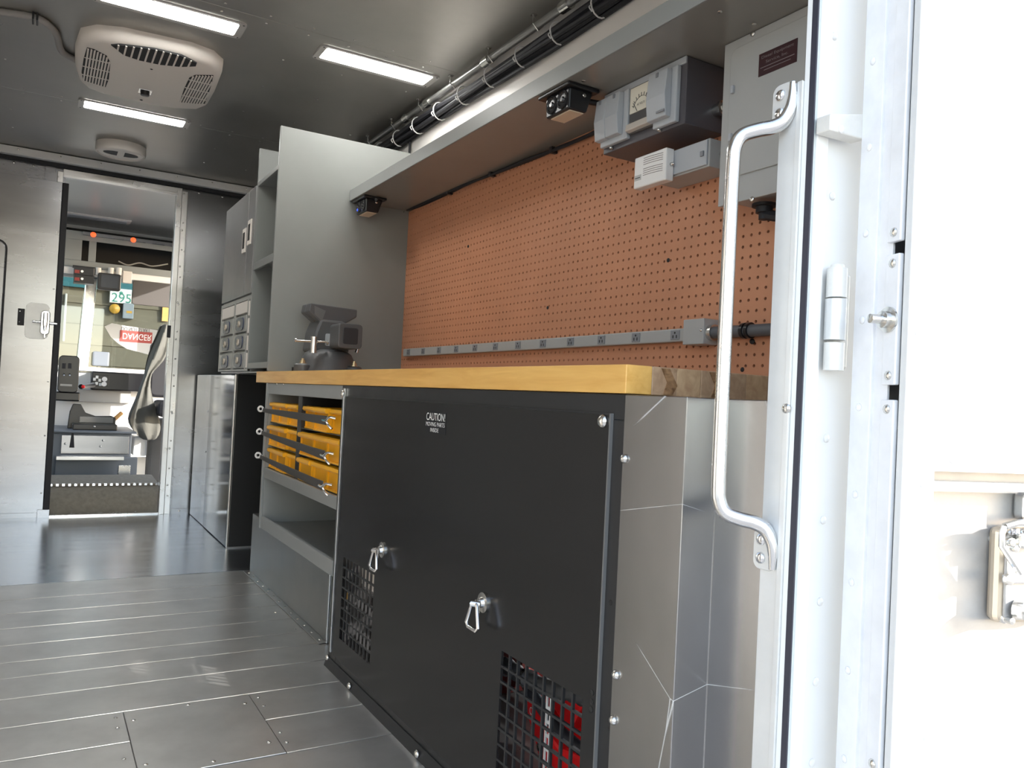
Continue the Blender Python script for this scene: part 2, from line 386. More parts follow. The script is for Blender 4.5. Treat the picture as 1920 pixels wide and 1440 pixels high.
# rounded door stop panel at the left
rp = tag(MB().prism(rrect(-.74, -.212, .2, 1.655, .05), 'Y', YF-.05, YF-.022).build('wall_locker', ALU_WALL, bev=.004), 'flat metal locker with rounded corners on the bulkhead beside the sliding door', 'locker')
MB().prism(rrect(-.75, -.204, .19, 1.665, .055), 'Y', YF-.03, YF-.0215).build('gasket', RUBBER, rp)

# ================================================================== CAB beyond the doorway
CYF = 8.0
struct(B(XL, XR, YF+.05, 8.4, 2.20, 2.26).build('cab_ceiling', mat('cab_roof_paint', (.62, .62, .60), .35, .3)))
struct(B(XL-.05, XL, YF+.05, 6.2, -.6, 2.26).box(XL-.05, XL, 7.2, 8.4, -.6, 2.26).box(XL-.05, XL, 6.2, 7.2, -.6, 1.0).build('cab_wall_left', VANW))
struct(B(XR, XR+.05, 7.25, 8.4, -.6, 2.26).box(XR, XR+.05, YF+.05, 6.0, -.6, 2.26).box(XR, XR+.05, 6.0, 7.25, 2.0, 2.26).build('cab_wall_right', VANW))
struct(B(XL, XR, YF+.05, 6.05, -.07, -.005).box(XL, .95, 6.05, 8.4, -.07, -.005).box(.95, XR, 6.05, 8.4, -.45, -.40).build('cab_floor', BLUEG))
# mat roll over the sill, with a studded aluminium nosing
mt = thing('rubber_mat', 'brown rubber floor mat with studded metal nosing behind the doorway', 'mat', (.39, 6.2, 0))
m0 = P(98, 955, 'Y', 5.80); m1 = P(296, 955, 'Y', 5.80)
pf = [(5.76, 0), (5.765, .03), (5.79, .085), (5.83, .135), (5.88, .165), (5.95, .172), (6.3, .19), (6.5, .17), (6.5, 0)]
MB().prism(pf, 'X', .075, .735).build('mat_face', BROWNM, mt, smooth=True)
a, b_ = P(100, 922, 'Y', 5.86), P(297, 920, 'Y', 5.86)
ns = B(.078, .73, 5.875, 5.93, .165, .178).build('nosing', BROWNM, mt, bev=.002)
for k in range(19): B(.09+k*.0345, .109+k*.0345, 5.868, 5.886, .163, .1805).build('stud', ALU_BRIGHT, ns, bev=.002)
# dog-house engine cover, step and trays (dark floor behind)
Y1 = 6.75
def at(px, py, Y): return P(px, py, 'Y', Y)
st = thing('engine_cover', 'grey engine cover box with a metal front and latch strap in the cab', 'engine cover', (.35, 7.2, 0))
zt, zb = at(180, 812, Y1)[2], at(180, 852, Y1)[2]
x0, x1 = at(106, 830, Y1)[0], at(247, 830, Y1)[0]
B(x0-.3, x1, Y1, 7.5, max(zb-.3, 0), zt).build('cover_body', BLUEG, st, bev=.01)
B(x0+.03, x1-.02, Y1-.006, Y1, zb+.005, zt-.02).build('front_plate', ALU_WALL, st, bev=.002)
B(x0-.3, x1+.03, Y1-.03, 7.5, zt, zt+.014).build('top_lid', BLUEG, st, bev=.004)
q = at(136, 815, Y1); sp_ = MB().prism([(q[0]-.007, zt-.005), (q[0]+.007, zt-.005), (q[0]+.016, zt-.11), (q[0]-.016, zt-.11)], 'Y', Y1-.016, Y1-.007).build('latch_strap', RUBBER, st)
domes('screw', [at(122, 832, Y1-.007), at(193, 826, Y1-.007), at(188, 837, Y1-.007)], (0, -1, 0), .008, STEEL, st)
# metal step bar and inner riser
sb = thing('step_bar', 'narrow bright aluminium step bar under the engine cover', 'step', (.3, 6.6, 0))
a, b_ = at(105, 856, 6.6), at(232, 860, 6.6)
B(a[0], b_[0], 6.58, 6.66, a[2]-.025, a[2]+.003).build('bar', ALU_RAW, sb, bev=.003)
B(a[0], b_[0]+.1, 6.66, 6.74, .0, a[2]-.012).build('riser', BLUEG, sb, bev=.003)
a = at(224, 880, 6.55); B(a[0]-.01, a[0]+.075, 6.56, 6.60, 0, a[2]+.03).build('leg_bracket', ALU_BRIGHT, sb, bev=.006)
# cup-holder tray on the lid
ct = thing('console_tray', 'black plastic console tray standing on the engine cover', 'tray', (.3, 6.9, zt))
c0, c1 = at(136, 805, 6.86), at(220, 803, 6.86); zt0 = zt+.014
B(c0[0], c1[0], 6.86, 7.05, zt0, zt0+.045).build('tray_base', BLACKPL, ct, bev=.006)
ph = [(c0[0]-.03, zt0), (c1[0], zt0), (c1[0], zt0+.09), (c1[0]-.03, zt0+.105), (c0[0]+.16, zt0+.1), (c0[0]+.09, zt0+.125), (c0[0]+.055, zt0+.19), (c0[0], zt0+.19), (c0[0]-.02, zt0+.13)]
MB().prism(ph, 'Y', 7.05, 7.10).build('tray_back', BLACKPL, ct, bev=.005)
B(c0[0]+.05, c1[0]-.02, 7.035, 7.052, zt0+.05, zt0+.095).build('paper_slot', CABG, ct, bev=.002)
domes('screw', [at(177, 800, 6.855)], (0, -1, 0), .008, STEEL, ct)
vs_ = [at(x, y, 7.25) for x, y in ((172, 779), (186, 773), (203, 766), (218, 758), (232, 752))]
tag(MB().tube(spline([(p[0], 7.2+.05*i, zt+.031+(0, .0, .01, .05, .1)[i]) for i, p in enumerate(vs_)]), .018, 8).build('orange_strap', ORANGE, smooth=True), 'bright orange strap lying behind the console tray', 'strap')
# dash
da = thing('dashboard', 'black dashboard with grey lower panel below the windshield', 'dashboard', (.5, 7.8, .4))
a, b_ = at(118, 752, 7.6), at(246, 730, 7.6)
B(a[0], b_[0], 7.60, 7.66, a[2], at(200, 732, 7.6)[2]).build('lower_panel', CABG, da, bev=.004)
B(XL+.1, XR-.1, 7.66, 7.7, .2, at(200, 700, 7.6)[2]).build('dash_back', VANW, da)
a, b_ = at(170, 731, 7.55), at(290, 702, 7.55)
B(a[0], b_[0]+.3, 7.55, 7.72, a[2], b_[2]).build('dash_face', BLACKPL, da, bev=.012)
dsill = B(XL+.05, XR-.05, 7.62, 8.02, at(220, 699, 7.62)[2], at(220, 691, 7.62)[2]).build('sill', VANW, da, bev=.006)
rb = at(182, 721, 7.54); rt_ = at(200, 706, 7.54)
rd = B(rb[0]-.02, rt_[0]+.02, 7.535, 7.549, rb[2]-.01, rt_[2]+.01).build('switch_plate', BLACKPL, da, bev=.002)
for i, (x, y) in enumerate(((174, 720), (177, 711), (182, 707), (187, 713), (181, 719), (188, 721))):
    c = at(x, y, 7.53); B(c[0]-.01, c[0]+.01, 7.522, 7.534, c[2]-.012, c[2]+.012).build('switch', INKW, da, bev=.002)
for x, y in ((196, 711), (195, 720)):
    c = at(x, y, 7.53); MB().cyl((c[0], 7.515, c[2]), (c[0], 7.534, c[2]), .02).build('knob', WHITEPL, da, smooth=True)
# gear switch box at left with grey label
gb = thing('switch_box', 'black switch box with small toggles on a bracket in the cab', 'switch box', at(130, 740, 7.0))
a, b_ = at(107, 735, 7.0), at(150, 668, 7.0)
MB().prism(rrect(a[0], b_[0], a[2], b_[2], .03), 'Y', 7.0, 7.12).build('box_body', BLACKPL, gb, bev=.006)
c = at(124, 722, 6.995); B(c[0]-.04, c[0]+.04, 6.994, 7.0, c[2]-.008, c[2]+.008).build('label_strip', CABG, gb)
for x in (120, 131):
    c = at(x, 702, 6.995); MB().cyl((c[0], 7.0, c[2]), (c[0], 6.975, c[2]-.006), .008, .005).build('toggle', STEEL, gb, smooth=True)
for x in (120, 131):
    c = at(x, 686, 6.995); B(c[0]-.012, c[0]+.012, 6.993, 7.0, c[2]-.02, c[2]+.02).build('rocker', RUBBER, gb, bev=.002)
c = at(125, 742, 7.05); B(c[0]-.1, c[0]+.09, 7.02, 7.1, c[2]-.04, c[2]+.03).build('bracket', BLACKPL, gb, bev=.01)
c = at(152, 725, 7.02); d = at(175, 722, 7.3); MB().tube([c, d], .02).build('stalk', BLACKPL, gb, smooth=True)
c = at(156, 725, 7.0); MB().lathe(c, (0, -1, 0), [(.013, 0), (.013, .01), (0, .016)]).build('red_button', RED, gb, smooth=True)
# step box and door side, sunlight put into the white colour
tag(B(at(250, 845, 7.0)[0], at(275, 845, 7.0)[0], 7.0, 7.25, at(260, 855, 7.0)[2], at(260, 818, 7.0)[2]).build('sunlit_step_box', VANW, bev=.01), 'step box beside the cab doorway, its white standing in for sunlight', 'box')
# cab header console with openings
hc = thing('header_console', 'grey overhead console with open pockets above the windshield', 'console', (.4, 7.5, 1.7))
YH = 7.45
def zH(x, y): return at(x, y, YH)[2]
ztop, zlow, zop1, zop0 = zH(200, 440), zH(200, 508), zH(200, 456), zH(200, 494)
xa, xb_, xc, xd = at(153, 475, YH)[0], at(166, 475, YH)[0], at(180, 475, YH)[0], 1.3
hm = MB(); hm.box(XL, xd, YH, YH+.012, zop1, ztop); hm.box(XL, xd, YH, YH+.012, zlow, zop0); hm.box(XL, xa, YH, YH+.012, zop0, zop1); hm.box(xb_, xc, YH, YH+.012, zop0, zop1)
hm.build('console_front', GREYL, hc, bev=.002)
B(XL, xd, YH+.012, 7.95, zlow, zlow+.012).build('console_floor', VOID, hc)
B(XL, xd, YH-.035, YH+.02, zlow-.055, zlow).build('console_lip', WHITE, hc, bev=.006)
B(XL, xd, 7.95, 7.97, zlow, ztop+.1).build('console_back', VOID, hc)
B(at(155, 440, YH)[0], xd, YH-.02, YH, ztop-.03, ztop).build('top_flange', ALU_WALL, hc, bev=.003)
wire = spline([at(x, y, 7.6) for x, y in ((222, 490), (240, 497), (262, 493), (285, 499), (315, 495))]); MB().tube(wire, .006).build('wire', CABG, hc, smooth=True)
for i, (x, y) in enumerate(((175, 440), (250, 450))):
    c = at(x, y, YH-.02); tag(MB().lathe((c[0], YH-.0205, c[2]), (0, -1, 0), [(.022, 0), (.02, .012), (0, .022)], 14).build('marker_lamp', ORED, smooth=True), 'small round orange-red marker lamp above the ' + ('stacked radios', 'sun visor')[i], 'lamp', 'marker lamps in the cab')
# roof lamp, off
rl = thing('cab_roof_lamp', 'unlit flush lamp in a white frame on the cab ceiling', 'lamp', (.35, 7.3, 2.2))
p0, p1 = P(122, 400, 'Z', 2.195), P(243, 412, 'Z', 2.195)
MB().box(p0[0]-.02, p1[0]+.02, p0[1]-.09, p0[1]+.09, 2.188, 2.199).build('frame', CREAM, rl, bev=.003)
B(p0[0]+.01, p1[0]-.01, p0[1]-.06, p0[1]+.06, 2.182, 2.188).build('lens', OFFLENS, rl, bev=.004)
# equipment under the header
rx = thing('radio_stack', 'two black radios stacked under the overhead console with red displays', 'radio', at(158, 515, 7.4))
for k, (ya, yb) in enumerate(((503, 515), (517, 529))):
    a, b_ = at(138, yb, 7.38), at(177, ya, 7.38)
    r_ = B(a[0], b_[0], 7.38, 7.5, a[2], b_[2]).build('radio_unit', BLACKPL, rx, bev=.003)
    c = at(144, (ya+yb)/2, 7.375); B(c[0]-.015, c[0]+.02, 7.374, 7.38, c[2]-.013, c[2]+.013).build('display', REDP, r_)
    c = at(154, (ya+yb)/2, 7.375); MB().cyl((c[0], 7.38, c[2]), (c[0], 7.366, c[2]), .010).build('knob', STEEL, r_, smooth=True)
B(at(136, 503, 7.39)[0], at(178, 503, 7.39)[0], 7.392, 7.5, at(150, 503, 7.39)[2], at(150, 498, 7.39)[2]).build('mount_bracket', BLACKPL, rx)
mo = thing('monitor', 'black dash monitor hanging between the radios and the sun visor', 'monitor', at(205, 530, 7.35))
a, b_ = at(182, 542, 7.35), at(228, 515, 7.35)
MB().prism(rrect(a[0], b_[0], a[2], b_[2], .02), 'Y', 7.35, 7.40).build('housing', BLACKPL, mo, bev=.006)
B(a[0]+.025, b_[0]-.02, 7.345, 7.352, a[2]+.02, b_[2]-.015).build('screen', mat('screen_dark', (.03, .035, .045), .2), mo)
for x in (184, 208, 223):
    c = at(x, 509, 7.4); MB().cyl((c[0], 7.4, c[2]-.03), (c[0], 7.4, c[2]+.03), .022, n=10).build('mount_knob', CREAM, mo, smooth=True)
a = at(240, 522, 7.4); tag(B(a[0]-.04, a[0]+.03, 7.4, 7.45, a[2]-.04, a[2]+.06).build('mirror_bracket', CREAM, bev=.004), 'pale mirror bracket beside the black monitor', 'bracket')
a, b_ = at(247, 570, 7.42), at(318, 532, 7.42)
sv = thing('sun_visor', 'dark brown folded sun visor in front of the windshield', 'sun visor', (a[0], 7.42, a[2]))
MB().prism(rrect(a[0], b_[0]+.25, a[2], b_[2], .02), 'Y', 7.42, 7.445).build('visor_panel', mat('visor_brown', (.07, .062, .058), .7), sv, bev=.004)
MB().cyl((a[0]+.02, 7.44, b_[2]-.01), (b_[0]+.25, 7.44, b_[2]-.01), .008).build('visor_rod', STEEL, sv)
# windshield: frame, slanted bright post, pane, and a dash paper's reflection modelled as a sheet
ws = struct(MB().box(XL, XR, 8.0, 8.05, zlow-.02, 2.2).box(XL, XR, 8.0, 8.05, -.4, .86).box(XL, XL+.12, 8.0, 8.05, .8, 2.1).box(XR-.12, XR, 8.0, 8.05, .8, 2.1).build('window_1', VANW))
B(XL+.1, XR-.1, 8.02, 8.026, .85, zlow).build('pane', GLASS, ws)
t0, t1 = at(172, 520, 7.9), at(154, 689, 7.9)
post = tag(MB().obox(((t0[0]+t1[0])/2, 7.9, (t0[2]+t1[2])/2), ((t0[0]-t1[0])/2, 0, (t0[2]-t1[2])/2), (.045, 0, 0), (0, .03, 0)).build('windshield_post', ALU_BRIGHT, bev=.01), 'polished slanted post dividing the windshield', 'post')
sh = thing('danger_reflection', 'windshield reflection of a white dash paper, built as a sheet with flipped red DANGER lettering', 'sign', at(255, 630, 7.97))
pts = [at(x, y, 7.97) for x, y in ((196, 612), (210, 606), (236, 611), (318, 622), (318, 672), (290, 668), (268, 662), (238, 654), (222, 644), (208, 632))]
MB().prism([(p[0], p[2]) for p in pts], 'Y', 7.97, 7.974).build('sheet_reflection', PAPER, sh)  # mirror image of the paper, modelled as a thin solid
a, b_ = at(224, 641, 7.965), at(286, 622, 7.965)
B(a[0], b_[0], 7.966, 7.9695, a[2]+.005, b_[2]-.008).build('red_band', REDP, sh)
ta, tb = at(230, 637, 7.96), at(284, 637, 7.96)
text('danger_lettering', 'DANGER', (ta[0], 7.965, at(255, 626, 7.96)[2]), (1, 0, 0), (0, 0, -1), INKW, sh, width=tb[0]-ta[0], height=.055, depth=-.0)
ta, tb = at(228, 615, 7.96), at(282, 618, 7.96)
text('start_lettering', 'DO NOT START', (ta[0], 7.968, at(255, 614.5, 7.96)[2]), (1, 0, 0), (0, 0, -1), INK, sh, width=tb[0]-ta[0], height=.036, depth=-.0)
tag(B(at(168, 685, 7.9)[0]+.02, at(206, 659, 7.9)[0], 7.9, 7.93, at(185, 686, 7.9)[2], at(185, 659, 7.9)[2]).build('clip_board', BLUEG, bev=.012), 'grey rectangular plate standing on the sill below the windshield', 'plate')
# seat and hanging cloth
se = thing('driver_seat', 'black padded seat behind the hanging grey cloth', 'seat', at(300, 780, 6.9))
a, b_ = at(283, 708, 7.0), at(322, 640, 7.0)
sx0 = at(281, 700, 6.95)[0]
MB().prism(rrect(sx0, sx0+.42, at(300, 745, 6.95)[2], at(300, 640, 6.95)[2], .05), 'Y', 6.95, 7.07).build('backrest', RUBBER, se, bev=.02)
MB().box(sx0+.05, sx0+.5, 6.7, 7.1, at(300, 780, 6.95)[2], at(300, 750, 6.95)[2]).build('cushion', RUBBER, se, bev=.03)
B(sx0+.12, sx0+.3, 6.85, 7.0, -.005, at(300, 782, 6.95)[2]).build('pedestal', BLUEG, se, bev=.01)
outl = [(300, 321, 606), (296, 319, 622), (282, 318, 650), (274, 310, 675), (271, 287, 695), (269, 283, 706), (262, 281, 725), (255, 286, 745), (246, 292, 765), (237, 300, 785), (243, 302, 800), (256, 300, 815), (268, 290, 826)]
rings = []
for k, (xl_, xr_, y) in enumerate(outl):
    a, b_ = at(xl_, y, 6.885), at(xr_, y, 6.885); cx = (a[0]+b_[0])/2; rx_ = (b_[0]-a[0])/2
    rings.append([(cx+rx_*math.cos(t), 6.885+.06*math.sin(t)*(1+.3*math.sin(3*t+k*.4))+.022*math.sin(5*t+k*.7), a[2]) for t in np.linspace(0, 2*PI, 24, endpoint=False)])
jk = MB().loft(rings).build('hanging_cloth', CLOTH, smooth=True)
tag(jk, 'rumpled grey cloth hanging down beside the cab doorway', 'cloth')
jm = jk.modifiers.new('sub', 'SUBSURF'); jm.levels = 1; jm.render_levels = 1
tag(B(at(284, 785, 7.05)[0], at(320, 785, 7.05)[0]+.1, 7.1, 7.3, at(300, 905, 7.1)[2], at(300, 785, 7.1)[2]).build('door_step_panel', CONC, bev=.02), 'grey side panel of the cab entry below the black seat', 'panel')

# building seen through the windshield
bw = thing('workshop_wall', 'tan lap-sided building front with teal fascia', 'building', (2.2, 16, -.7))
YB = 16.0
pitch = .36; z0 = -.7
for k in range(9):
    MB().prism([(YB, z0+k*pitch), (YB-.035, z0+k*pitch), (YB-.01, z0+(k+1)*pitch), (YB, z0+(k+1)*pitch)], 'X', -6, 9).build('siding_board', (SIDING, SIDING2)[k % 2], bw)
ztl = P(200, 545, 'Y', YB)[2]
B(-6, 9, YB-.12, YB-.03, ztl, ztl+1.2).build('fascia', TEAL, bw)
B(-6, 9, YB, YB+.3, -.7, ztl+1.3).build('wall_core', SIDING2, bw)
def bp(x, y, d=.06): return P(x, y, 'Y', YB-d)
a, b_ = bp(303, 602), bp(316, 573); B(a[0], b_[0], YB-.09, YB-.04, a[2], b_[2]).build('wood_post', ORANGE, bw)
tag(B(bp(116, 650)[0], bp(121, 640)[0], YB-.12, YB-.045, bp(118, 640)[2], bp(118, 550)[2]).build('downpipe', CABG, bev=.01), 'thin pale downpipe on the tan building wall', 'pipe')
sg = thing('number_sign', 'white house number sign reading 295 on the building', 'sign', bp(225, 570))
a, b_ = bp(205, 567, .1), bp(247, 544, .1)
B(a[0], b_[0], YB-.14, YB-.09, a[2], b_[2]).build('board', PAPER, sg, bev=.005)
text('digits', '295', (a[0]+.03, YB-.142, a[2]+.015), (1, 0, 0), (0, 0, 1), TEALP, sg, width=(b_[0]-a[0])*.9, height=(b_[2]-a[2])*.62, depth=-.001*-1)
c = bp(227, 550, .1); MB().cyl((c[0], YB-.143, c[2]), (c[0], YB-.14, c[2]), .03).build('emblem', TEALP, sg)
c = bp(215, 579, .1); tag(MB().lathe((c[0], YB-.05, c[2]), (0, -1, 0), [(.06, 0), (.09, .03), (.085, .07), (.04, .1), (0, .11)], 18).build('alarm_bell', YELB, smooth=True), 'round yellow alarm bell on the wall below the number sign', 'bell')
a, b_ = bp(229, 597, .1), bp(251, 570, .1)
eb = tag(B(a[0], b_[0], YB-.16, YB-.04, a[2], b_[2]).build('meter_cabinet', BLUEG, bev=.01), 'grey meter cabinet on the wall below the number sign', 'cabinet')
B((a[0]+b_[0])/2-.03, (a[0]+b_[0])/2+.06, YB-.163, YB-.159, a[2]+.1, a[2]+.14).build('warning_label', YELB, eb)

# ================================================================== WORKBENCH RUN (right side)
# ---- bench top: laminated staves running the length of the bench
wt = thing('butcher_block', 'thick butcher-block maple worktop with bare end grain', 'worktop', (1.13, 2.3, .882))
nst = 11; wst = (XP-.002-XB+.004)/nst
for i in range(nst):
    x0 = XB-.004+i*wst
    mtl = WOODS[0] if i == 0 else WOODS[(1, 2, 1, 1, 2, 1, 2, 1, 1, 2)[i-1]]
    B(x0+.0001, x0+wst-.0001, 1.030+(.0006*(i % 3)), 3.62 if x0 < .9 else 3.45, .882, .930).build('stave', mtl, wt, bev=.0015)
for y0, y1, x in ((1.0285, 1.0305, .905), (1.0285, 1.0305, 1.015)):
    MB().prism([(x, .884), (x+.02, .884), (x+.03, .9), (x+.012, .928), (x-.006, .928), (x+.008, .905)], 'Y', y0, y1).build('knot_patch', ENDG, wt)
domes('screw', [(XB+.002, y, .882) for y in (3.27, 3.17)], (0, 0, -1), .005, STEEL, wt, h=.012)

# ---- generator cabinet
gc = thing('generator_cabinet', 'black steel generator cabinet with vent grilles and triangular ring pulls', 'cabinet', (1.1, 1.74, 0))
fm = MB(); fm.box(XB, XB+.025, 1.03, 2.455, .838, .881); fm.box(XB, XB+.025, 2.388, 2.455, .0, .838); fm.box(XB, XB+.025, 1.03, 1.078, 0, .838); fm.box(XB, XB+.025, 1.078, 2.388, 0, .06)
fm.build('frame', BLACKF, gc, bev=.0015)
B(XB-.007, XB, 2.418, 2.430, .05, .872).build('edge_angle', ALU_RAW, gc, bev=.001)
MB().prism([(XB-.012, .0), (XB, 0), (XB, .028), (XB-.003, .028)], 'Y', 1.03, 2.458).build('base_strip', BLACKF, gc)
B(XB+.025, 1.49, 2.449, 2.455, .0, .881).build('side_panel', BLACKF, gc)
B(XB+.025, 1.49, 1.03, 1.036, .0, .881).build('side_panel', BLACKF, gc)
B(XB+.025, 1.49, 1.036, 2.449, .872, .881).build('top_panel', VOID, gc)
gl, gr = (2.085, 2.345), (1.103, 1.38); gz = (.115, .361)
pm = MB(); px0, px1 = XB-.006, XB-.0005
pm.box(px0, px1, 1.066, 2.398, gz[1], .845); pm.box(px0, px1, 1.066, 2.398, .05, gz[0])
pm.box(px0, px1, gl[1], 2.398, gz[0], gz[1]); pm.box(px0, px1, gr[1], gl[0], gz[0], gz[1]); pm.box(px0, px1, 1.066, gr[0], gz[0], gz[1])
pn = pm.build('cover_panel', BLACK, gc)
B(XB-.0065, XB+.0005, 1.0625, 1.0658, .05, .848).build('panel_edge', mat('pale_edge', (.2, .2, .2), .35, .4), pn)  # thin strip, paler than the panel, along its rear upright edge
B(XB-.0065, XB-.0002, 1.066, 2.398, .8452, .8475).build('panel_edge', BLACKF, pn)
for (a, b_) in (gl, gr):
    g = MB(); nb = 9
    for k in range(1, nb): y = a+(b_-a)*k/nb; g.box(px0, px1, y-.0024, y+.0024, gz[0], gz[1])
    for k in range(1, 8): z = gz[0]+(gz[1]-gz[0])*k/8; g.box(px0+.0003, px1, a, b_, z-.0024, z+.0024)
    g.build('grille', BLACKF, pn)
domes('bolt', [(XB-.006, 1.082, .834), (XB-.007, 2.425, .855)], (-1, 0, 0), .012, STEEL, gc, h=.009)
domes('bolt', [(XB-.004, 2.446, .026), (XB-.01, 2.22, .013), (XB-.01, 1.739, .012), (XB-.01, 1.3, .012)], (-1, 0, 0), .010, STEEL, gc, h=.008)
domes('bolt_hole', [(XB-.0005, 1.047, .537), (XB-.0065, 1.078, .38), (XB-.0065, 1.078, .365), (XB-.0065, 1.078, .352)], (-1, 0, 0), .005, VOID, gc, h=.0006)
for (cy, zc_) in ((2.033, .440), (1.462, .437)):
    rg = MB().lathe((XB-.006, cy, zc_), (-1, 0, 0), [(.021, 0), (.021, .004), (.012, .005), (.010, .012), (0, .014)], 20).build('ring_pull', STEEL, gc, smooth=True)
    MB().tube([(XB-.02, cy-.007, zc_-.002), (XB-.033, cy, zc_), (XB-.02, cy+.007, zc_-.002)], .0065, 10).build('eye', STEEL, rg, smooth=True)
    tri = [(XB-.025, cy, zc_+.004), (XB-.028, cy+.012, zc_-.006), (XB-.031, cy+.026, zc_-.045), (XB-.031, cy+.017, zc_-.052), (XB-.031, cy-.017, zc_-.052), (XB-.031, cy-.026, zc_-.045), (XB-.028, cy-.012, zc_-.006), (XB-.025, cy, zc_+.004)]
    MB().tube(tri, .0043, 10).build('triangle_ring', CHROME, rg, smooth=True)
lb = B(XB-.0068, XB-.0058, 1.684, 1.796, .772, .824).build('caution_label', mat('label_black', (.012, .012, .015), .15), gc)
R_, U_ = (0, -1, 0), (0, 0, 1)
text('caution_lettering', 'CAUTION!', (XB-.0072, 1.792, .803), R_, U_, INKW, lb, width=.104, height=.018)
text('moving_lettering', 'MOVING PARTS', (XB-.0072, 1.793, .789), R_, U_, INKW, lb, width=.104, height=.010)
text('inside_lettering', 'INSIDE', (XB-.0072, 1.766, .7755), R_, U_, INKW, lb, width=.045, height=.0095)

# ---- generator seen through the grilles
ge = thing('generator', 'red engine generator with black corrugated hoses inside the black cabinet', 'generator', (1.15, 1.3, 0))
def gp(x, y, X): return P(x, y, 'X', X)
def gpoly(pts, X0, X1): return MB().prism([gp(x, y, X0)[1:] for x, y in pts], 'X', X0, X1)
gpoly([(985, 1302), (1003, 1320), (1022, 1342), (1030, 1375), (1048, 1400), (1095, 1420), (1095, 1600), (1040, 1600), (1010, 1430), (1000, 1385), (987, 1345)], 0.93, 1.10).build('shroud', RED, ge, bev=.008)
gpoly([(1012, 1292), (1040, 1298), (1094, 1308), (1094, 1322), (1070, 1372), (1060, 1365)], 0.95, 1.12).build('fuel_tank', RED, ge, bev=.008)
c = gp(960, 1400, 1.2)
MB().cyl((1.14, c[1], .18), (1.40, c[1], .18), .13, n=32).build('alternator', mat('dark_red', (.10, .008, .008), .4), ge, smooth=True)
B(.90, 1.42, 1.10, 1.95, .004, .05).build('base_skid', BLACKF, ge, bev=.006)
h1 = spline([gp(x, y, .885) for x, y in ((900, 1235), (945, 1246), (985, 1272), (1030, 1290), (1075, 1300), (1120, 1318))], 10)
hb = MB().tube(h1, [.0155+.0022*(i % 4 == 0) for i in range(len(h1))], 14).build('hose', mat('hose_grey', (.05, .05, .052), .45), ge, smooth=True)
for x, y in ((948, 1250), (988, 1272)):
    c = gp(x, y, .885); d = Vector(gp(x+20, y+9, .885))-Vector(c); d.normalize()
    MB().cyl(Vector(c)-d*.006, Vector(c)+d*.006, .0195, n=18).build('hose_clamp', CHROME, hb, smooth=True)
h2 = spline([gp(x, y, .905) for x, y in ((985, 1280), (1005, 1310), (1028, 1345), (1060, 1380), (1110, 1420))], 10)
MB().tube(h2, .012, 12).build('hose', RUBBER, ge, smooth=True)
z0 = gp(1030, 1300, .872); z1 = gp(1022, 1560, .96)
sm = MB(); y0 = z0[1]
for k in range(9):
    z = z0[2]-k*.026
    sm.box(.871, .874, y0-.009, y0-.0045, z-.026, z); sm.box(.871, .874, y0+.0045, y0+.009, z-.026, z); sm.box(.871, .874, y0-.0045, y0+.0045, z-.006, z)
sm.build('slotted_strap', WHITEPL, ge)
domes('bolt', [gp(1015, 1400, .93)], (-1, 0, 0), .012, STEEL, ge, h=.008)
text('maker_mark', 'O', gp(993, 1338, .9285), R_, U_, INKW, ge, width=.012, height=.016)
# parts behind the far grille
c = gp(688, 1083, .865); mf = thing('muffler', 'beige exhaust muffler behind the far vent grille', 'muffler', (1.0, c[1], 0))
B(.865, 1.0, c[1]-.09, c[1]+.05, c[2]-.035, c[2]+.05).build('muffler_body', CREAM, mf, bev=.01)
B(.9, .97, c[1]-.06, c[1]+.03, .004, c[2]-.035).build('muffler_bracket', BLACKF, mf)
c = gp(660, 1132, .88)
vf = thing('drain_valve', 'small brass and chrome drain valve behind the far vent grille', 'valve', (c[0], c[1], 0))
MB().cyl((.87, c[1]-.012, c[2]), (.87, c[1]+.03, c[2]), .009).build('valve_body', CHROME, vf, smooth=True)
MB().cyl((.87, c[1]+.02, c[2]), (.87, c[1]+.026, c[2]+.03), .006).build('valve_lever', YELB, vf, smooth=True)
MB().cyl((.87, c[1]+.03, c[2]), (.87, c[1]+.03, .03), .008).build('valve_pipe', BLACKF, vf, smooth=True)

# ---- open storage cabinet with bin rack, standing over the wheel box
sc_ = thing('storage_cabinet', 'grey steel open cabinet with a black bin rack under the worktop', 'cabinet', (1.1, 2.94, .27))
B(XB, XB+.02, 2.456, 3.42, .836, .881).build('top_rail', GREYL, sc_, bev=.002)
B(XB+.004, 1.49, 3.402, 3.42, .275, .881).build('side_panel', GREYL, sc_, bev=.002)
B(XB-.006, XB+.004, 3.404, 3.424, .275, .881).build('stile', GREYL, sc_, bev=.002)
B(XB+.002, 1.49, 2.456, 3.402, .495, .515).box(XB, XB+.012, 2.456, 3.402, .486, .528).build('shelf', GREYL, sc_, bev=.002)
B(XB+.002, 1.49, 2.456, 3.402, .276, .298).box(XB-.002, XB+.012, 2.456, 3.402, .276, .325).build('bottom_shelf', GREYL, sc_, bev=.002)
B(1.30, 1.31, 2.456, 3.402, .30, .495).build('back_panel', GREYL, sc_)
B(1.15, 1.16, 2.456, 3.402, .52, .86).build('rack_back', VOID, sc_)
B(XB+.012, 1.15, 2.942, 2.990, .528, .836).build('rack_divider', BLACKF, sc_, bev=.002)
B(XB+.012, 1.15, 2.456, 2.464, .528, .836).build('rack_divider', BLACKF, sc_)
for zz in (.719, .622, .529):
    B(XB+.014, 1.15, 2.99, 3.402, zz-.002, zz+.001).build('rack_shelf', BLACKF, sc_); B(XB+.014, 1.15, 2.464, 2.942, zz-.002, zz+.001).build('rack_shelf', BLACKF, sc_)
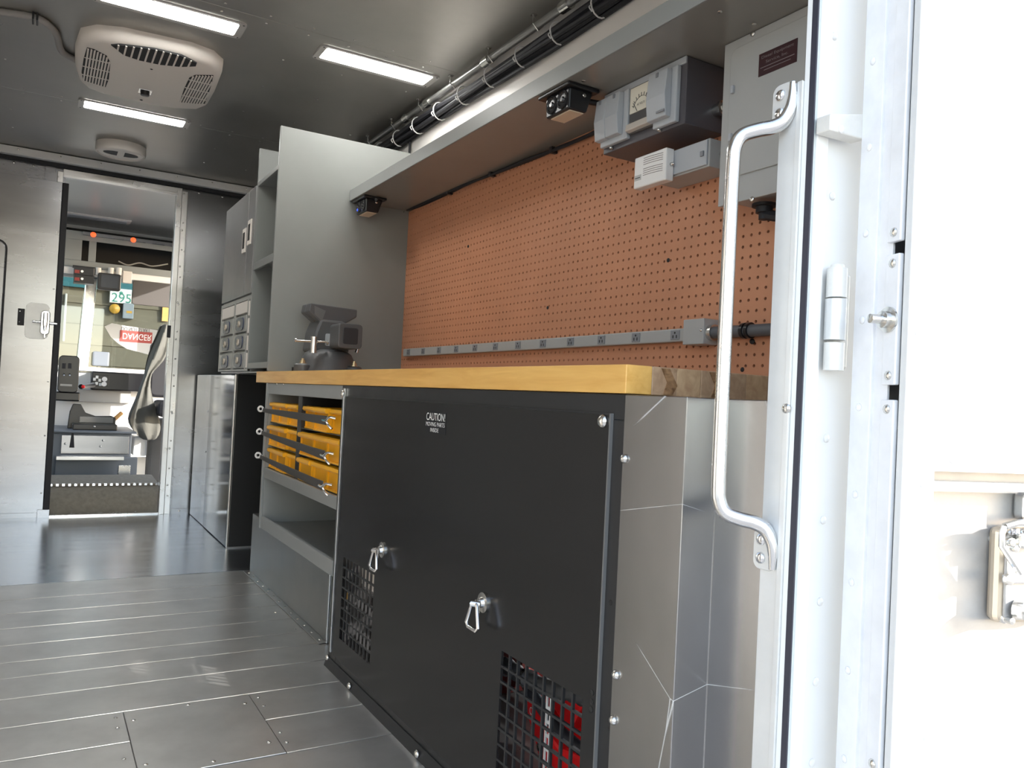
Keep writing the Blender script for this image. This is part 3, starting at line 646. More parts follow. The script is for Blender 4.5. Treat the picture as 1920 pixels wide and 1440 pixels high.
# one bin, local origin at its front bottom centre (front faces -X)
def make_bin():
    t = thing('parts_bin', 'small yellow plastic parts bin held in the rack behind black straps', 'bin', (0, 0, 0), 0, 'yellow parts bins in the rack')
    w2, h, D = .073, .084, .22
    m = MB(); m.box(.012, D, -w2, w2, 0, .003); m.box(.012, .015, -w2, w2, 0, h-.004); m.box(D-.003, D, -w2, w2, 0, h)
    m.box(.012, D, -w2, -w2+.003, 0, h-.004); m.box(.012, D, w2-.003, w2, 0, h-.004)
    m.build('body', YELLOW, t, local=True)
    MB().prism([(.014, h), (-.004, h-.003), (-.006, h-.013), (-.001, h-.019), (.012, h-.017), (.016, h-.006)], 'Y', -w2-.001, w2+.001).build('lip', YELLOW, t, local=True)
    for yy in (-w2, w2-.006): MB().box(.006, .0125, yy, yy+.006, .004, h-.017).build('rib', YELLOW, t, local=True)
    MB().box(.004, .0125, -w2, w2, 0, .006).build('foot_edge', YELLOW, t, local=True)
    return t
proto = make_bin(); first = True
for col, cell, ends in (((2.993, 3.40), 'strap eye bolts', (0, 2)), ((2.467, 2.938), 'generator cabinet', (2, 0))):
    pit = (col[1]-col[0])/3
    for zz, rown in ((.7205, 'top'), (.6235, 'middle'), (.5305, 'bottom')):
        for k in range(3):
            o = proto if first else copy_tree(proto); first = False
            pos = {ends[0]: 'against the divider', 1: 'middle of three', ends[1]: 'outermost'}[k]
            o['label'] = 'yellow parts bin in the %s row near the %s, %s' % (rown, cell, pos)
            o.location = (XB+.006+random.choice((0, .006, .014)), col[0]+pit*(k+.5), zz); o.scale = (1, pit/.1485, .98)
# rubber straps with hooks
for i, (nm, z0, z1) in enumerate((('top', .767, .765), ('middle', .672, .652), ('bottom', .572, .553))):
    s_ = thing('rubber_strap', 'black rubber strap stretched across the %s row of yellow bins' % nm, 'strap', (XB-.02, 2.95, z0))
    Xs = XB-.022; pts = [(Xs+.004, 3.40, z0), (Xs, 3.2, z0+(z1-z0)*.22), (Xs-.001, 2.95, z0+(z1-z0)*.5), (Xs, 2.7, z0+(z1-z0)*.8), (Xs+.002, 2.54, z1)]
    hh = [.008, .010, .0125, .013, .015]
    MB().loft([[(p[0]-.0025, p[1], p[2]-h), (p[0]+.0025, p[1], p[2]-h), (p[0]+.0025, p[1], p[2]+h), (p[0]-.0025, p[1], p[2]+h)] for p, h in zip(pts, hh)]).build('band', RUBG, s_, bev=.001)
    ey = MB(); ey.tube([(XB-.022+.010*math.cos(t), 3.428, z0+.004+.010*math.sin(t)) for t in np.linspace(0, 2*PI, 17)], .0042, 8)
    ey.cyl((XB-.016, 3.425, z0), (XB+.002, 3.415, z0), .006)
    ey.build('eye_bolt', WHITEPL, s_, smooth=True)
    MB().tube(spline([(Xs-.004, 2.56, z1), (Xs-.006, 2.52, z1), (Xs-.004, 2.49, z1+.012), (Xs+.012, 2.475, z1+.01)]), .0042, 8).tube(spline([(Xs-.006, 2.52, z1), (Xs-.004, 2.495, z1-.014), (Xs+.004, 2.485, z1-.024)]), .0042, 8).build('hook', CHROME, s_, smooth=True)
# ---- wheel box
wb = thing('wheel_box', 'dull aluminium wheel box on the floor below the storage cabinet', 'wheel box', (1.2, 3.24, 0))
B(.892, 1.49, 2.66, 3.835, 0.002, .270).build('box_shell', DARK_ALU, wb, bev=.003)
B(.887, .892, 2.655, 2.668, .002, .272).build('corner_strip', ALU_BRIGHT, wb, bev=.001)
fs = B(.862, .892, 2.66, 3.835, .002, .0045).build('floor_flange', ALU_RAW, wb, bev=.001)
domes('rivet', [(.877, y, .0045) for y in np.arange(2.7, 3.82, .09)], (0, 0, 1), .005, STEEL, fs)

# ---- lower counter cabinet by the bulkhead
fg = thing('counter_cabinet', 'black counter cabinet with a polished metal front next to the bulkhead', 'cabinet', (1.2, 5.0, 0))
B(.905, 1.49, 4.405, 5.61, .0, .924).build('carcass', VOID, fg, bev=.002)
FRG = mat('polished_front', (.42, .43, .45), .16, 1., rvar=.05, scale=6)
B(.898, .905, 5.12, 5.608, .004, .922).build('front_panel', FRG, fg, bev=.003)
B(.896, .905, 4.43, 5.115, .004, .922).build('front_panel', mat('polished_dark_front', (.17, .18, .20), .10, 1.), fg, bev=.012)
B(.896, .908, 4.402, 4.426, .002, .924).build('corner_post', STEEL, fg, bev=.002)
domes('rivet', [(.897, 5.16, z) for z in (.2, .45, .7)], (-1, 0, 0), .006, STEEL, fg)
B(.899, 1.49, 4.398, 4.408, 0, .008).build('bottom_edge', ALU_RAW, fg)

# ---- upper cabinets
oc = thing('tall_shelf_unit', 'tall grey steel shelf unit with open bays behind the vise', 'shelf unit', (1.1, 3.65, .93))
B(.832, 1.49, 3.456, 3.472, .932, 1.986).build('side_panel', GREY, oc, bev=.003)
B(.832, 1.49, 3.835, 3.849, .945, 1.982).build('side_panel', GREY, oc, bev=.003)
for z0, z1 in ((.945, .972), (1.405, 1.44), (1.80, 1.82)): B(.834, 1.30, 3.472, 3.835, z1-.012, z1).box(.832, .846, 3.472, 3.835, z0, z1).build('shelf', GREY, oc, bev=.002)
B(1.30, 1.31, 3.472, 3.835, .95, 1.98).build('back_panel', GREY, oc)
dc = thing('door_locker', 'grey metal overhead locker with two paddle-latch doors', 'locker', (1.1, 4.2, 1.3))
B(.842, 1.30, 3.851, 4.555, 1.297, 1.815).build('carcass', GREY, dc, bev=.002)
LOCK = mat('locker_door_metal', (.30, .30, .30), .32, .6, rvar=.05, scale=4)
d1 = B(.830, .842, 4.005, 4.55, 1.303, 1.81).build('door', LOCK, dc, bev=.003)
d2 = B(.830, .842, 3.858, 3.998, 1.303, 1.81).build('door', LOCK, dc, bev=.003)
for d_, yy, zz in ((d1, 4.05, 1.575), (d2, 3.94, 1.60)):
    B(.825, .831, yy-.035, yy+.035, zz-.06, zz+.06).build('latch_frame', CREAM, d_, bev=.002)
    B(.8235, .827, yy-.02, yy+.02, zz-.04, zz+.04).build('latch_paddle', VOID, d_, bev=.002)
dr = thing('drawer_unit', 'grey small-parts drawer unit with six round-latch drawers', 'drawer unit', (1.1, 4.2, .93))
B(.846, 1.30, 3.851, 4.555, .934, 1.294).build('carcass', GREYL, dr, bev=.002)
FR = mat('drawer_frame', (.34, .34, .33), .35, .3)
f_ = MB()
for y0, y1 in ((4.53, 4.555), (4.185, 4.215), (3.893, 3.915), (3.851, 3.858)): f_.box(.832, .846, y0, y1, .934, 1.294)
f_.box(.8325, .846, 3.851, 4.555, 1.275, 1.294); f_.box(.8325, .846, 3.851, 4.555, .934, .945)
f_.build('face_frame', FR, dr, bev=.002)
for (y0, y1) in ((4.217, 4.528), (3.917, 4.183)):
    B(.833, .846, y0, y1, 1.215, 1.272).build('label_plate', CREAM, dr, bev=.002)
    for k in range(3):
        z0 = .948+k*.0885; q = B(.830, .846, y0+.004, y1-.004, z0, z0+.078).build('drawer', FR, dr, bev=.003)
        cy, cz = (y0+y1)/2, z0+.039
        lo = [(cy+.085*math.copysign(abs(math.cos(t))**.5, math.cos(t)), cz+.033*math.copysign(abs(math.sin(t))**.6, math.sin(t))) for t in np.linspace(0, 2*PI, 20, endpoint=False)]
        MB().prism(lo, 'X', .826, .831).build('latch_bezel', mat('latch_blue_black', (.03, .04, .09), .25), q)
        MB().lathe((.826, cy, cz), (-1, 0, 0), [(.017, 0), (.016, .005), (.009, .006), (.006, .002), (0, .002)], 16).build('latch_ring', GRIME, q, smooth=True)
for k in range(4): B(.831, .846, 3.862, 3.888, .95+k*.082, .95+k*.082+.07).build('slim_drawer', CREAM, dr, bev=.002)
tag(B(.85, 1.49, 3.63, 4.56, .926, .9335).build('counter_board', ALU_RAW, bev=.002), 'thin metal counter board carrying the small-parts drawer unit', 'counter')

# ---- vise
vi = thing('bench_vise', 'dark grey swivel bench vise bolted to the worktop', 'vise', (1.03, 3.25, .93))
vx, vy, vz = 1.03, 3.26, .93
MB().lathe((vx, vy, vz), (0, 0, 1), [(.125, 0), (.125, .012), (.118, .022), (.112, .05), (.095, .085), (.07, .1), (0, .1)], 36).build('base', VISE, vi, smooth=True)
for ang in (200, 310, 75):
    t = math.radians(ang); c = (vx+.125*math.cos(t), vy+.125*math.sin(t))
    lg = MB().lathe((c[0], c[1], vz), (0, 0, 1), [(.034, 0), (.034, .03), (.028, .036), (0, .036)], 20).build('lug', VISE, vi, smooth=True)
    MB().lathe((c[0], c[1], vz+.036), (0, 0, 1), [(.016, 0), (.016, .003), (.011, .0032), (.011, .014), (.006, .0142), (.006, .022), (0, .0222)], 10).build('lug_bolt', mat('brass_bolt', (.65, .52, .33), .3, .9), lg)
MB().prism([(vx-.085, vz+.09), (vx+.075, vz+.09), (vx+.06, vz+.2), (vx+.045, vz+.225), (vx-.055, vz+.225), (vx-.075, vz+.17)], 'Y', vy-.05, vy+.1).build('body', VISE, vi, bev=.012)
bmx = vx+.035
bmm = MB().prism(rrect(bmx-.05, bmx+.05, vz+.105, vz+.205, .015), 'Y', vy-.165, vy+.12).build('beam', VISE, vi, bev=.004)
MB().prism(rrect(bmx-.031, bmx+.031, vz+.122, vz+.188, .008), 'Y', vy-.168, vy-.160).build('beam_cap', mat('vise_cap', (.02, .02, .024), .5), bmm, bev=.002)
jaw = [(vx-.1, vz+.285), (vx+.1, vz+.277), (vx+.1, vz+.245), (vx+.055, vz+.215), (vx+.045, vz+.19), (vx-.045, vz+.19), (vx-.06, vz+.215), (vx-.105, vz+.25)]
MB().prism(jaw, 'Y', vy-.045, vy+.005).build('jaw', VISE, vi, bev=.005)
MB().prism(jaw, 'Y', vy+.02, vy+.07).build('jaw', VISE, vi, bev=.005)
MB().box(vx-.085, vx+.085, vy+.005, vy+.0125, vz+.25, vz+.279).build('jaw_plate', VISE2, vi, bev=.001)
MB().box(vx-.085, vx+.085, vy+.0125, vy+.02, vz+.25, vz+.279).build('jaw_plate', VISE2, vi, bev=.001)
MB().prism([(vx-.083, vz+.275), (vx-.035, vz+.258), (vx-.048, vz+.215), (vx-.08, vz+.24)], 'Y', vy-.0465, vy-.0445).build('jaw_face', VISE2, vi)
MB().cyl((vx-.09, vy-.09, vz+.08), (vx-.09, vy-.09, vz+.145), .014).build('swivel_lock', STEEL, vi, smooth=True)
hb_ = MB().cyl((vx-.165, vy-.09, vz+.123), (vx-.035, vy-.09, vz+.128), .0045).build('lock_handle', STEEL, vi, smooth=True)
for x in (-.165, -.035): MB().lathe((vx+x-.006, vy-.09, vz+.1255), (1, 0, 0), [(.004, 0), (.008, .003), (.008, .009), (.004, .012)], 12).build('handle_knob', STEEL, hb_, smooth=True)
MB().prism(rrect(vx-.032, vx-.004, vz+.115, vz+.165, .006), 'Y', vy-.056, vy-.049).build('badge', GREYPL, vi)
MB().cyl((vx+.1, vy-.06, vz+.095), (vx+.108, vy-.06, vz+.125), .007).lathe((vx+.11, vy-.06, vz+.135), (0, 0, 1), [(.004, -.011), (.011, -.004), (.011, .004), (.004, .011)], 12).build('swivel_handle', CHROME, vi, smooth=True)
tag(B(.93, 1.0, 3.40, 3.44, .93, .955).build('steel_block', RUBBER, bev=.002), 'small black block behind the vise on the worktop', 'block')
c = P(925, 684, 'X', 1.2)
tag(B(1.15, 1.32, c[1]-.22, c[1]+.12, .9302, .942).build('flat_tool', RUBBER, bev=.002), 'thin dark flat tool lying on the worktop', 'tool')

# ---- pegboard with real holes
pb = thing('pegboard', 'brown hardboard pegboard with rows of holes above the worktop', 'pegboard', (XP, 2.3, .93))
y0, y1, z0, z1, pt, hr = .98, 3.455, .931, 1.712, .0254, .0040
ny, nz_ = int((y1-y0)/pt), int((z1-z0)/pt); py_, pz_ = (y1-y0)/ny, (z1-z0)/nz_
vv, ff = [], []
ang = [PI/4*k for k in range(8)]
sq = [(1, 0), (1, 1), (0, 1), (-1, 1), (-1, 0), (-1, -1), (0, -1), (1, -1)]
for i in range(ny):
    for j in range(nz_):
        cy, cz = y0+(i+.5)*py_, z0+(j+.5)*pz_; o = len(vv)
        for k in range(8): vv.append((XP, cy+sq[k][0]*py_/2, cz+sq[k][1]*pz_/2))
        for k in range(8): vv.append((XP, cy+hr*math.cos(ang[k]), cz+hr*math.sin(ang[k])))
        for k in range(8): vv.append((XP+.006, cy+hr*math.cos(ang[k]), cz+hr*math.sin(ang[k])))
        for k in range(8):
            m_ = (k+1) % 8; ff.append((o+k, o+m_, o+8+m_, o+8+k)); ff.append((o+8+k, o+8+m_, o+16+m_, o+16+k))
me = bpy.data.meshes.new('board'); me.from_pydata(vv, [], ff); me.materials.append(PEG)
bo = bpy.data.objects.new('board', me); COL.objects.link(bo); bo.parent = pb; bo.matrix_parent_inverse = Matrix.Translation(-Vector(WLOC[pb.name]))
B(XP+.006, XP+.009, y0, y1, z0, z1).build('backing', PEGB, pb)
domes('screw', [P(x, y, 'X', XP) for x, y in ((878, 462), (1253, 488), (1027, 577), (1392, 693), (1412, 641))], (-1, 0, 0), .006, RUBBER, pb)

# ---- outlet strip along the pegboard
os_ = thing('outlet_strip', 'long grey metal outlet strip with twelve sockets on the pegboard', 'outlet strip', (XP-.02, 2.4, 1.05))
B(XP-.022, XP-.001, 1.505, 3.385, 1.034, 1.068).build('channel', GREYBOX, os_, bev=.003)
SOCK = mat('socket_grey', (.22, .23, .25), .45)
for k in range(12):
    y = 1.574+k*.1588
    s_ = B(XP-.0245, XP-.022, y-.017, y+.017, 1.039, 1.064).build('socket', SOCK, os_, bev=.001)
    sl_ = MB().box(XP-.0252, XP-.0244, y-.008, y-.005, 1.043, 1.051).box(XP-.0252, XP-.0244, y+.005, y+.008, 1.043, 1.051).cyl((XP-.0244, y, 1.057), (XP-.0252, y, 1.057), .0028, n=8).build('socket_slots', VOID, s_)
jb = B(XP-.05, XP-.001, 1.443, 1.516, 1.022, 1.085).build('junction_box', GREYBOX, os_, bev=.002)
domes('screw', [(XP-.05, 1.452, 1.056)], (-1, 0, 0), .004, STEEL, jb)
MB().cyl((XP-.026, 1.443, 1.051), (XP-.026, 1.428, 1.051), .02).build('conduit_nut', STEEL, os_, smooth=True)
MB().cyl((XP-.026, 1.43, 1.051), (XP-.026, .98, 1.047), .0145).build('conduit', mat('conduit_grey', (.10, .105, .115), .5), os_, smooth=True)
for y in (1.337, 1.322): MB().cyl((XP-.026, y, 1.0505), (XP-.026, y-.009, 1.0505), .019).build('conduit_clamp', BLACKPL, os_, smooth=True)
domes('clamp_screw', [P(1410, 640, 'X', XP-.001)], (-1, 0, 0), .007, RUBBER, os_)

# ---- overhead shelf with turned-up lip
sh_ = thing('overhead_shelf', 'long grey metal overhead shelf with a front lip above the pegboard', 'shelf', (1.3, 2.1, 1.713))
SHELFU = mat('shelf_paint', (.235, .225, .205), .22, .0, var=.05, scale=3)
B(1.154, XR, .80, 3.455, 1.713, 1.717).build('shelf_plate', SHELFU, sh_)
B(1.150, 1.154, .80, 3.455, 1.713, 1.762).build('lip', GREYL, sh_, bev=.0015)
B(1.154, 1.17, 3.447, 3.455, 1.713, 1.76).build('end_tab', GREYL, sh_)
domes('screw', [P(x, y, 'Z', 1.7125) for x, y in ((1350, 22), (1414, 45), (1094, 152))], (0, 0, -1), .006, STEEL, sh_)
# cable under the shelf
cb = thing('shelf_cable', 'black cable clipped along the back of the overhead shelf', 'cable', (1.42, 2.4, 1.7))
pts = [(P(705, 374, 'Z', 1.69)), P(735, 382, 'X', 1.40), P(768, 392, 'X', 1.43), P(845, 360, 'X', 1.43), P(885, 340, 'X', 1.43), P(925, 326, 'X', 1.43), P(1000, 297, 'X', 1.43), P(1040, 280, 'X', 1.43), P(1085, 262, 'X', 1.43), P(1135, 240, 'X', 1.43)]
MB().tube(spline(pts), .0065, 8).build('cable', RUBBER, cb, smooth=True)
pts2 = [(p[0]-.012, p[1], p[2]-.006+.004*math.sin(i*2)) for i, p in enumerate(pts[2:])]
MB().tube(spline(pts2), .005, 8).build('cable', RUBBER, cb, smooth=True)
for x, y in ((845, 360), (925, 326), (1040, 282)):
    c = P(x, y, 'X', 1.43); B(1.413, 1.4375, c[1]-.008, c[1]+.008, c[2]-.012, c[2]+.010).build('cable_clip', BLACKPL, cb, bev=.002)
c = P(757, 399, 'X', 1.42); MB().lathe((1.42, c[1], c[2]), (-.5, -1, 0), [(.014, 0), (.014, .012), (.009, .014), (0, .02)], 14).build('cable_gland', BLACKPL, cb, smooth=True)
# lamp housings under the shelf
def lamp_box(y0, y1, label, blue):
    t = thing('task_lamp', label, 'lamp', (1.21, (y0+y1)/2, 1.713))
    ym = (y0+y1)/2
    B(1.158, 1.262, y0, y1, 1.701, 1.7125).build('mounting_flange', BLACKPL, t, bev=.004)
    a, b_ = y0+.012, y1-.022
    m = MB(); m.loft([[(1.170, a, 1.702), (1.248, a, 1.702), (1.248, b_, 1.702), (1.170, b_, 1.702)], [(1.172, a+.004, 1.645), (1.232, a+.004, 1.645), (1.232, b_-.004, 1.645), (1.172, b_-.004, 1.645)]])
    bd = m.build('housing', BLACKPL, t, bev=.005)
    B(1.181, 1.226, a+.010, b_-.016, 1.6425, 1.646).build('lens', mat('lamp_lens_beige', (.62, .50, .37), .4), t, bev=.001)
    for yy in (a+.032, b_-.034):
        MB().lathe((1.171, yy, 1.676), (-1, 0, 0), [(.025, -.004), (.025, .003), (.019, .004), (.017, .001), (.009, .0), (.006, .005), (0, .005)], 20).build('socket_ring', mat('gloss_black', (.02, .02, .022), .16), bd, smooth=True)
    domes('screw', [(1.22, a+.0005, 1.69)], (0, -1, 0), .006, STEEL, bd)
    if blue: domes('indicator', [(1.1655, b_-.034, 1.663)], (-1, 0, 0), .006, BLUEL, bd)
    return t
lamp_box(1.745, 1.897, 'black under-shelf lamp box beside the meter box', False)
lamp_box(3.285, 3.44, 'black under-shelf lamp box with blue indicator by the tall shelf unit', True)
# ---- meter box with two switch covers and a volt meter
mb_ = thing('meter_box', 'dark grey electrical box with flip covers and a volt meter', 'electrical box', (1.37, 1.61, 1.55))
X0, Ya, Yb, Za, Zb = 1.302, 1.449, 1.772, 1.548, 1.711
B(X0, XP-.001, Ya, Yb, Za, Zb).build('box_body', DGREY, mb_, bev=.002)
B(X0-.005, X0, Ya, Yb, Zb-.017, Zb).build('top_rim', GREYPL, mb_, bev=.001)
def mp(x, y, d=0.): return P(x, y, 'X', X0-d)
def cover(ya, yb, za, zb, split):
    bp_ = B(X0-.014, X0, ya, yb, za, zb).build('cover_base', GREYPL, mb_, bev=.003)
    a, b_ = ya+.018, yb+.004
    pr = [(X0-.014, zb-.004), (X0-.030, zb-.006), (X0-.036, (za+zb)/2), (X0-.030, za+.016), (X0-.014, za+.014)]
    if split:
        mid = (a+b_)/2+.004
        MB().prism(pr, 'Y', a, mid-.001).build('flip_cover', GREYPL, bp_, bev=.002); MB().prism(pr, 'Y', mid+.001, b_).build('flip_cover', GREYPL, bp_, bev=.002)
    else: MB().prism(pr, 'Y', a, b_).build('flip_cover', GREYPL, bp_, bev=.002)
    for yy in ([(a+b_)/2] if not split else [a+.02, b_-.02]): B(X0-.0335, X0-.028, yy-.004, yy+.004, zb-.02, zb-.009).build('cover_clip', SOCK, bp_)
cover(1.655, 1.770, 1.562, 1.694, True)
cover(1.468, 1.552, 1.556, 1.694, False)
B(X0-.0365, X0-.034, 1.485, 1.515, 1.581, 1.586).build('finger_notch', SOCK, mb_, bev=.001)
mw = B(X0-.010, X0, 1.552, 1.652, 1.570, 1.692).build('meter_frame', mat('clear_smoke', (.09, .085, .085), .15), mb_, bev=.002)
B(X0-.0125, X0-.0095, 1.556, 1.648, 1.622, 1.688).build('meter_face', mat('meter_cream', (.72, .68, .58), .5), mw)
ar = [(X0-.0130, 1.602+.034*math.cos(t), 1.618+.040*math.sin(t)) for t in np.linspace(math.radians(25), math.radians(155), 18)]
MB().tube(ar, .0007, 4).build('scale_arc', INK, mw)
tk = MB()
for t in np.linspace(math.radians(28), math.radians(152), 9): tk.tube([(X0-.013, 1.602+.035*math.cos(t), 1.618+.041*math.sin(t)), (X0-.013, 1.602+.041*math.cos(t), 1.618+.049*math.sin(t))], .0008, 4)
tk.build('scale_ticks', INK, mw)
MB().tube([(X0-.0132, 1.617, 1.623), (X0-.0132, 1.634, 1.648)], .0008, 4).build('needle', INK, mw)
text('scale_lettering', 'AC VOLTS', (X0-.0128, 1.618, 1.636), R_, U_, INK, mw, width=.03, height=.006)
MB().prism([(X0-.010, 1.600), (X0-.022, 1.592), (X0-.024, 1.575), (X0-.010, 1.572)], 'Y', 1.556, 1.65).build('meter_hood', mat('clear_plastic_edge', (.55, .5, .45), .12), mw, bev=.002)
domes('screw', [(X0, 1.73, 1.556), (X0, 1.535, 1.553)], (-1, 0, 0), .005, STEEL, mb_)
MB().cyl((1.4, Ya, 1.60), (1.4, Ya-.02, 1.60), .015, n=14).lathe((1.4, Ya-.02, 1.60), (0, -1, 0), [(.019, 0), (.019, .008), (.012, .01), (.012, .02), (0, .02)], 8).build('cable_gland', STEEL, mb_, smooth=True)
tag(MB().cyl((1.262, 1.80, 1.695), (1.33, 1.772, 1.69), .008).build('lamp_lead', RUBBER, smooth=True), 'short black lead between the lamp box and the meter box', 'cable')
# ---- small grey box with white alarm in front
c = P(1325, 257, 'X', 1.352); d = P(1325, 313, 'X', 1.352); e_ = P(1265, 278, 'X', 1.352)
gbx = thing('grey_junction_box', 'small grey junction box under the meter box', 'junction box', (1.39, c[1], d[2]))
Yc0 = c[1]-.012; Zt, Zb2 = c[2]-.004, d[2]
B(1.352, XP-.001, Yc0, Yc0+.20, Zb2, Zt).build('box_body', GREYBOX, gbx, bev=.003)
B(1.346, 1.352, Yc0+.004, Yc0+.196, Zb2+.004, Zt-.004).build('box_cover', GREYPL, gbx, bev=.002)
B(1.342, 1.3465, Yc0+.012, Yc0+.022, (Zt+Zb2)/2-.008, (Zt+Zb2)/2+.004).build('cover_clip', SOCK, gbx)
MB().lathe((1.40, Yc0, (Zt+Zb2)/2), (0, -1, 0), [(.017, 0), (.017, .008), (.011, .01), (.011, .018), (0, .018)], 8).build('cable_gland', STEEL, gbx, smooth=True)
wa = thing('gas_alarm', 'white plastic alarm with curved slots in front of the grey junction box', 'alarm', (1.32, 1.58, 1.43))
WX = 1.318
a, b_ = P(1190, 297, 'X', WX), P(1250, 276, 'X', WX); e2 = P(1252, 335, 'X', WX)
ya, yb, za, zb = b_[1], a[1], min(e2[2], P(1190, 350, 'X', WX)[2]), a[2]
B(WX, 1.3455, ya, yb, za, zb).build('case', WHITEPL, wa, bev=.004)
sm = MB()
for g0 in (.012, .040):
    for k in range(4):
        z = zb-g0-k*.0055
        sm.tube([(WX-.0002, ya+.012+q*(yb-ya-.05), z+.003*math.sin(q*PI*.6)) for q in np.linspace(0, 1, 8)], .0009, 4)
sm.build('sound_slots', INKG, wa)
B(WX-.0006, WX, yb-.030, yb-.004, za+.020, za+.034).build('maker_label', PAPER, wa); B(WX-.0009, WX-.0005, yb-.027, yb-.006, za+.0255, za+.0275).build('label_line', INK, wa)
domes('screw', [(1.335, ya, (za+zb)/2)], (0, -1, 0), .005, STEEL, wa)
# ---- breaker panel
ep = thing('breaker_panel', 'large grey breaker panel with maroon nameplate behind the grab handle', 'electrical panel', (1.38, 1.2, 1.34))
EX = 1.332
B(EX+.012, XP-.001, .98, 1.345, 1.345, 1.70).build('tub', GREYBOX, ep)
MB().prism(rrect(.94, 1.357, 1.333, 1.7115, .002), 'X', EX, EX+.012).build('trim_plate', GREYBOX, ep, bev=.0015)
MB().prism(rrect(.96, 1.333, 1.392, 1.690, .022), 'X', EX-.0045, EX).build('panel_door', GREYBOX, ep, bev=.002)
for z in (1.585, 1.475): B(EX-.012, EX-.004, 1.315, 1.323, z, z+.018).build('door_catch', GREYPL, ep, bev=.0015)
domes('screw', [P(1412, 63, 'X', EX), P(1410, 374, 'X', EX)], (-1, 0, 0), .007, STEEL, ep)
NX = EX-.005
n0, n1 = P(1424, 103, 'X', NX), P(1494, 117, 'X', NX); nl, nr = n0[1], n1[1]; zt_, zb_ = n0[2], P(1425, 144, 'X', NX)[2]
npn = B(NX-.001, NX, nr, nl, zb_, zt_).build('nameplate', PLATE, ep)
W = nl-nr; Hh = zt_-zb_
text('nameplate_lettering', 'Diesel Equipment', (NX-.0013, nl-W*.08, zt_-Hh*.30), R_, U_, INKG, npn, width=W*.84, height=Hh*.17)
text('nameplate_lettering', 'Service, Inc.', (NX-.0013, nl-W*.2, zt_-Hh*.53), R_, U_, INKG, npn, width=W*.58, height=Hh*.15)
B(NX-.0014, NX-.001, nr+W*.06, nl-W*.05, zt_-Hh*.66, zt_-Hh*.63).build('rule_line', INKG, npn); B(NX-.0014, NX-.001, nr+W*.15, nl-W*.15, zt_-Hh*.8, zt_-Hh*.775).build('rule_line', INKG, npn)
MB().lathe((1.39, 1.27, 1.333), (0, 0, -1), [(.028, 0), (.028, .006), (.019, .007), (.019, .02), (.012, .021), (.012, .035), (0, .035)], 14).build('conduit_nipple', RUBBER, ep, smooth=True)
MB().tube(spline([(1.39, 1.27, 1.31), (1.40, 1.22, 1.30), (1.41, 1.12, 1.315)]), .012, 8).build('feed_cable', RUBBER, ep, smooth=True)

# ---- conduit and cable bundle along the ceiling corner
cdn = thing('ceiling_conduit', 'grey steel conduit running along the ceiling edge', 'conduit', (1.45, 2.6, 2.19))
CXc, CZc = 1.452, 2.192
MB().cyl((CXc, .80, CZc), (CXc, 4.3, CZc), .014, n=14).build('pipe', mat('conduit_steel', (.33, .33, .32), .35, .7), cdn, smooth=True)
for y in (2.2, 2.75, 3.3, 3.55): MB().cyl((CXc, y, CZc), (CXc, y+.05, CZc), .021).build('coupling', STEEL, cdn, smooth=True)
for y in np.arange(1.4, 4.2, .33): MB().box(CXc-.03, CXc-.012, y, y+.018, ZC-.004, ZC).tube([(CXc-.022, y+.009, ZC-.002), (CXc-.022, y+.009, CZc), (CXc, y+.009, CZc-.021), (CXc+.02, y+.009, CZc)], .003, 6).build('strap_clip', STEEL, cdn)
cbb = thing('cable_bundle', 'bundle of black cables with white ties below the ceiling conduit', 'cable', (1.46, 2.6, 2.13))
for k, (dx, dz, r) in enumerate(((.0, 0, .014), (.016, -.018, .012), (-.006, -.024, .010), (.014, .014, .012), (.02, -.04, .009))):
    pts = [(1.463+dx+.004*math.sin(y*5+k), y, 2.138+dz+.006*math.sin(y*4.2+k*1.7)) for y in np.arange(.8, 4.3, .12)]
    MB().tube(spline(pts, 3), r, 8).build('cable', RUBBER, cbb, smooth=True)
for y in np.arange(1.35, 4.1, .235):
    MB().tube([(1.468+.034*math.cos(t), y+.004*math.sin(t), 2.126+.040*math.sin(t)) for t in np.linspace(0, 2*PI, 15)], .0028, 6).tube(spline([(1.435, y, 2.12), (1.425, y-.004, 2.108), (1.432, y-.01, 2.094)], 4), .0022, 6).build('cable_tie', WHITEPL, cbb, smooth=True)
vc = P(770, 262, 'X', 1.49)
tag(MB().cyl((1.487, vc[1], 2.12), (1.487, vc[1], 1.72), .006, n=8).build('drop_cable', RUBBER, smooth=True), 'thin black cable dropping from the cable bundle to the overhead shelf', 'cable')

# ================================================================== CEILING FIXTURES
def ceiling_lamp(xc, yc, label, L=.515, W=.145):
    t = thing('ceiling_lamp', label, 'lamp', (xc, yc, ZC))
    fo = rrect(xc-L/2, xc+L/2, yc-W/2, yc+W/2, .018); fi = rrect(xc-L/2+.026, xc+L/2-.026, yc-W/2+.017, yc+W/2-.017, .010)
    n = len(fo); m = MB(); z0, z1, z2 = ZC-.0005, ZC-.008, ZC-.004
    m.loft([[(x, y, z0) for x, y in fo], [(x, y, z1) for x, y in fo], [(x, y, z1+.002) for x, y in fi], [(x, y, ZC-.002) for x, y in fi]], caps=False)
    m.build('frame', mat('lamp_frame_grey', (.45, .44, .42), .4, .2), t)
    MB().prism(fi, 'Z', ZC-.0045, ZC-.001).build('diffuser', LED, t, bev=.003)
    domes('screw', [(xc+a*(L/2-.012), yc+b_*(W/2-.013), z1) for a in (-1, 1) for b_ in (-1, 1)], (0, 0, -1), .004, INK, t, h=.001)
ceiling_lamp(.345, 3.17, 'lit flush LED lamp between the air conditioner and the ceiling seam')
ceiling_lamp(1.143, 3.165, 'lit flush LED lamp by the ceiling conduit')
ceiling_lamp(.35, 4.495, 'lit flush LED lamp between the air conditioner and the round vent')
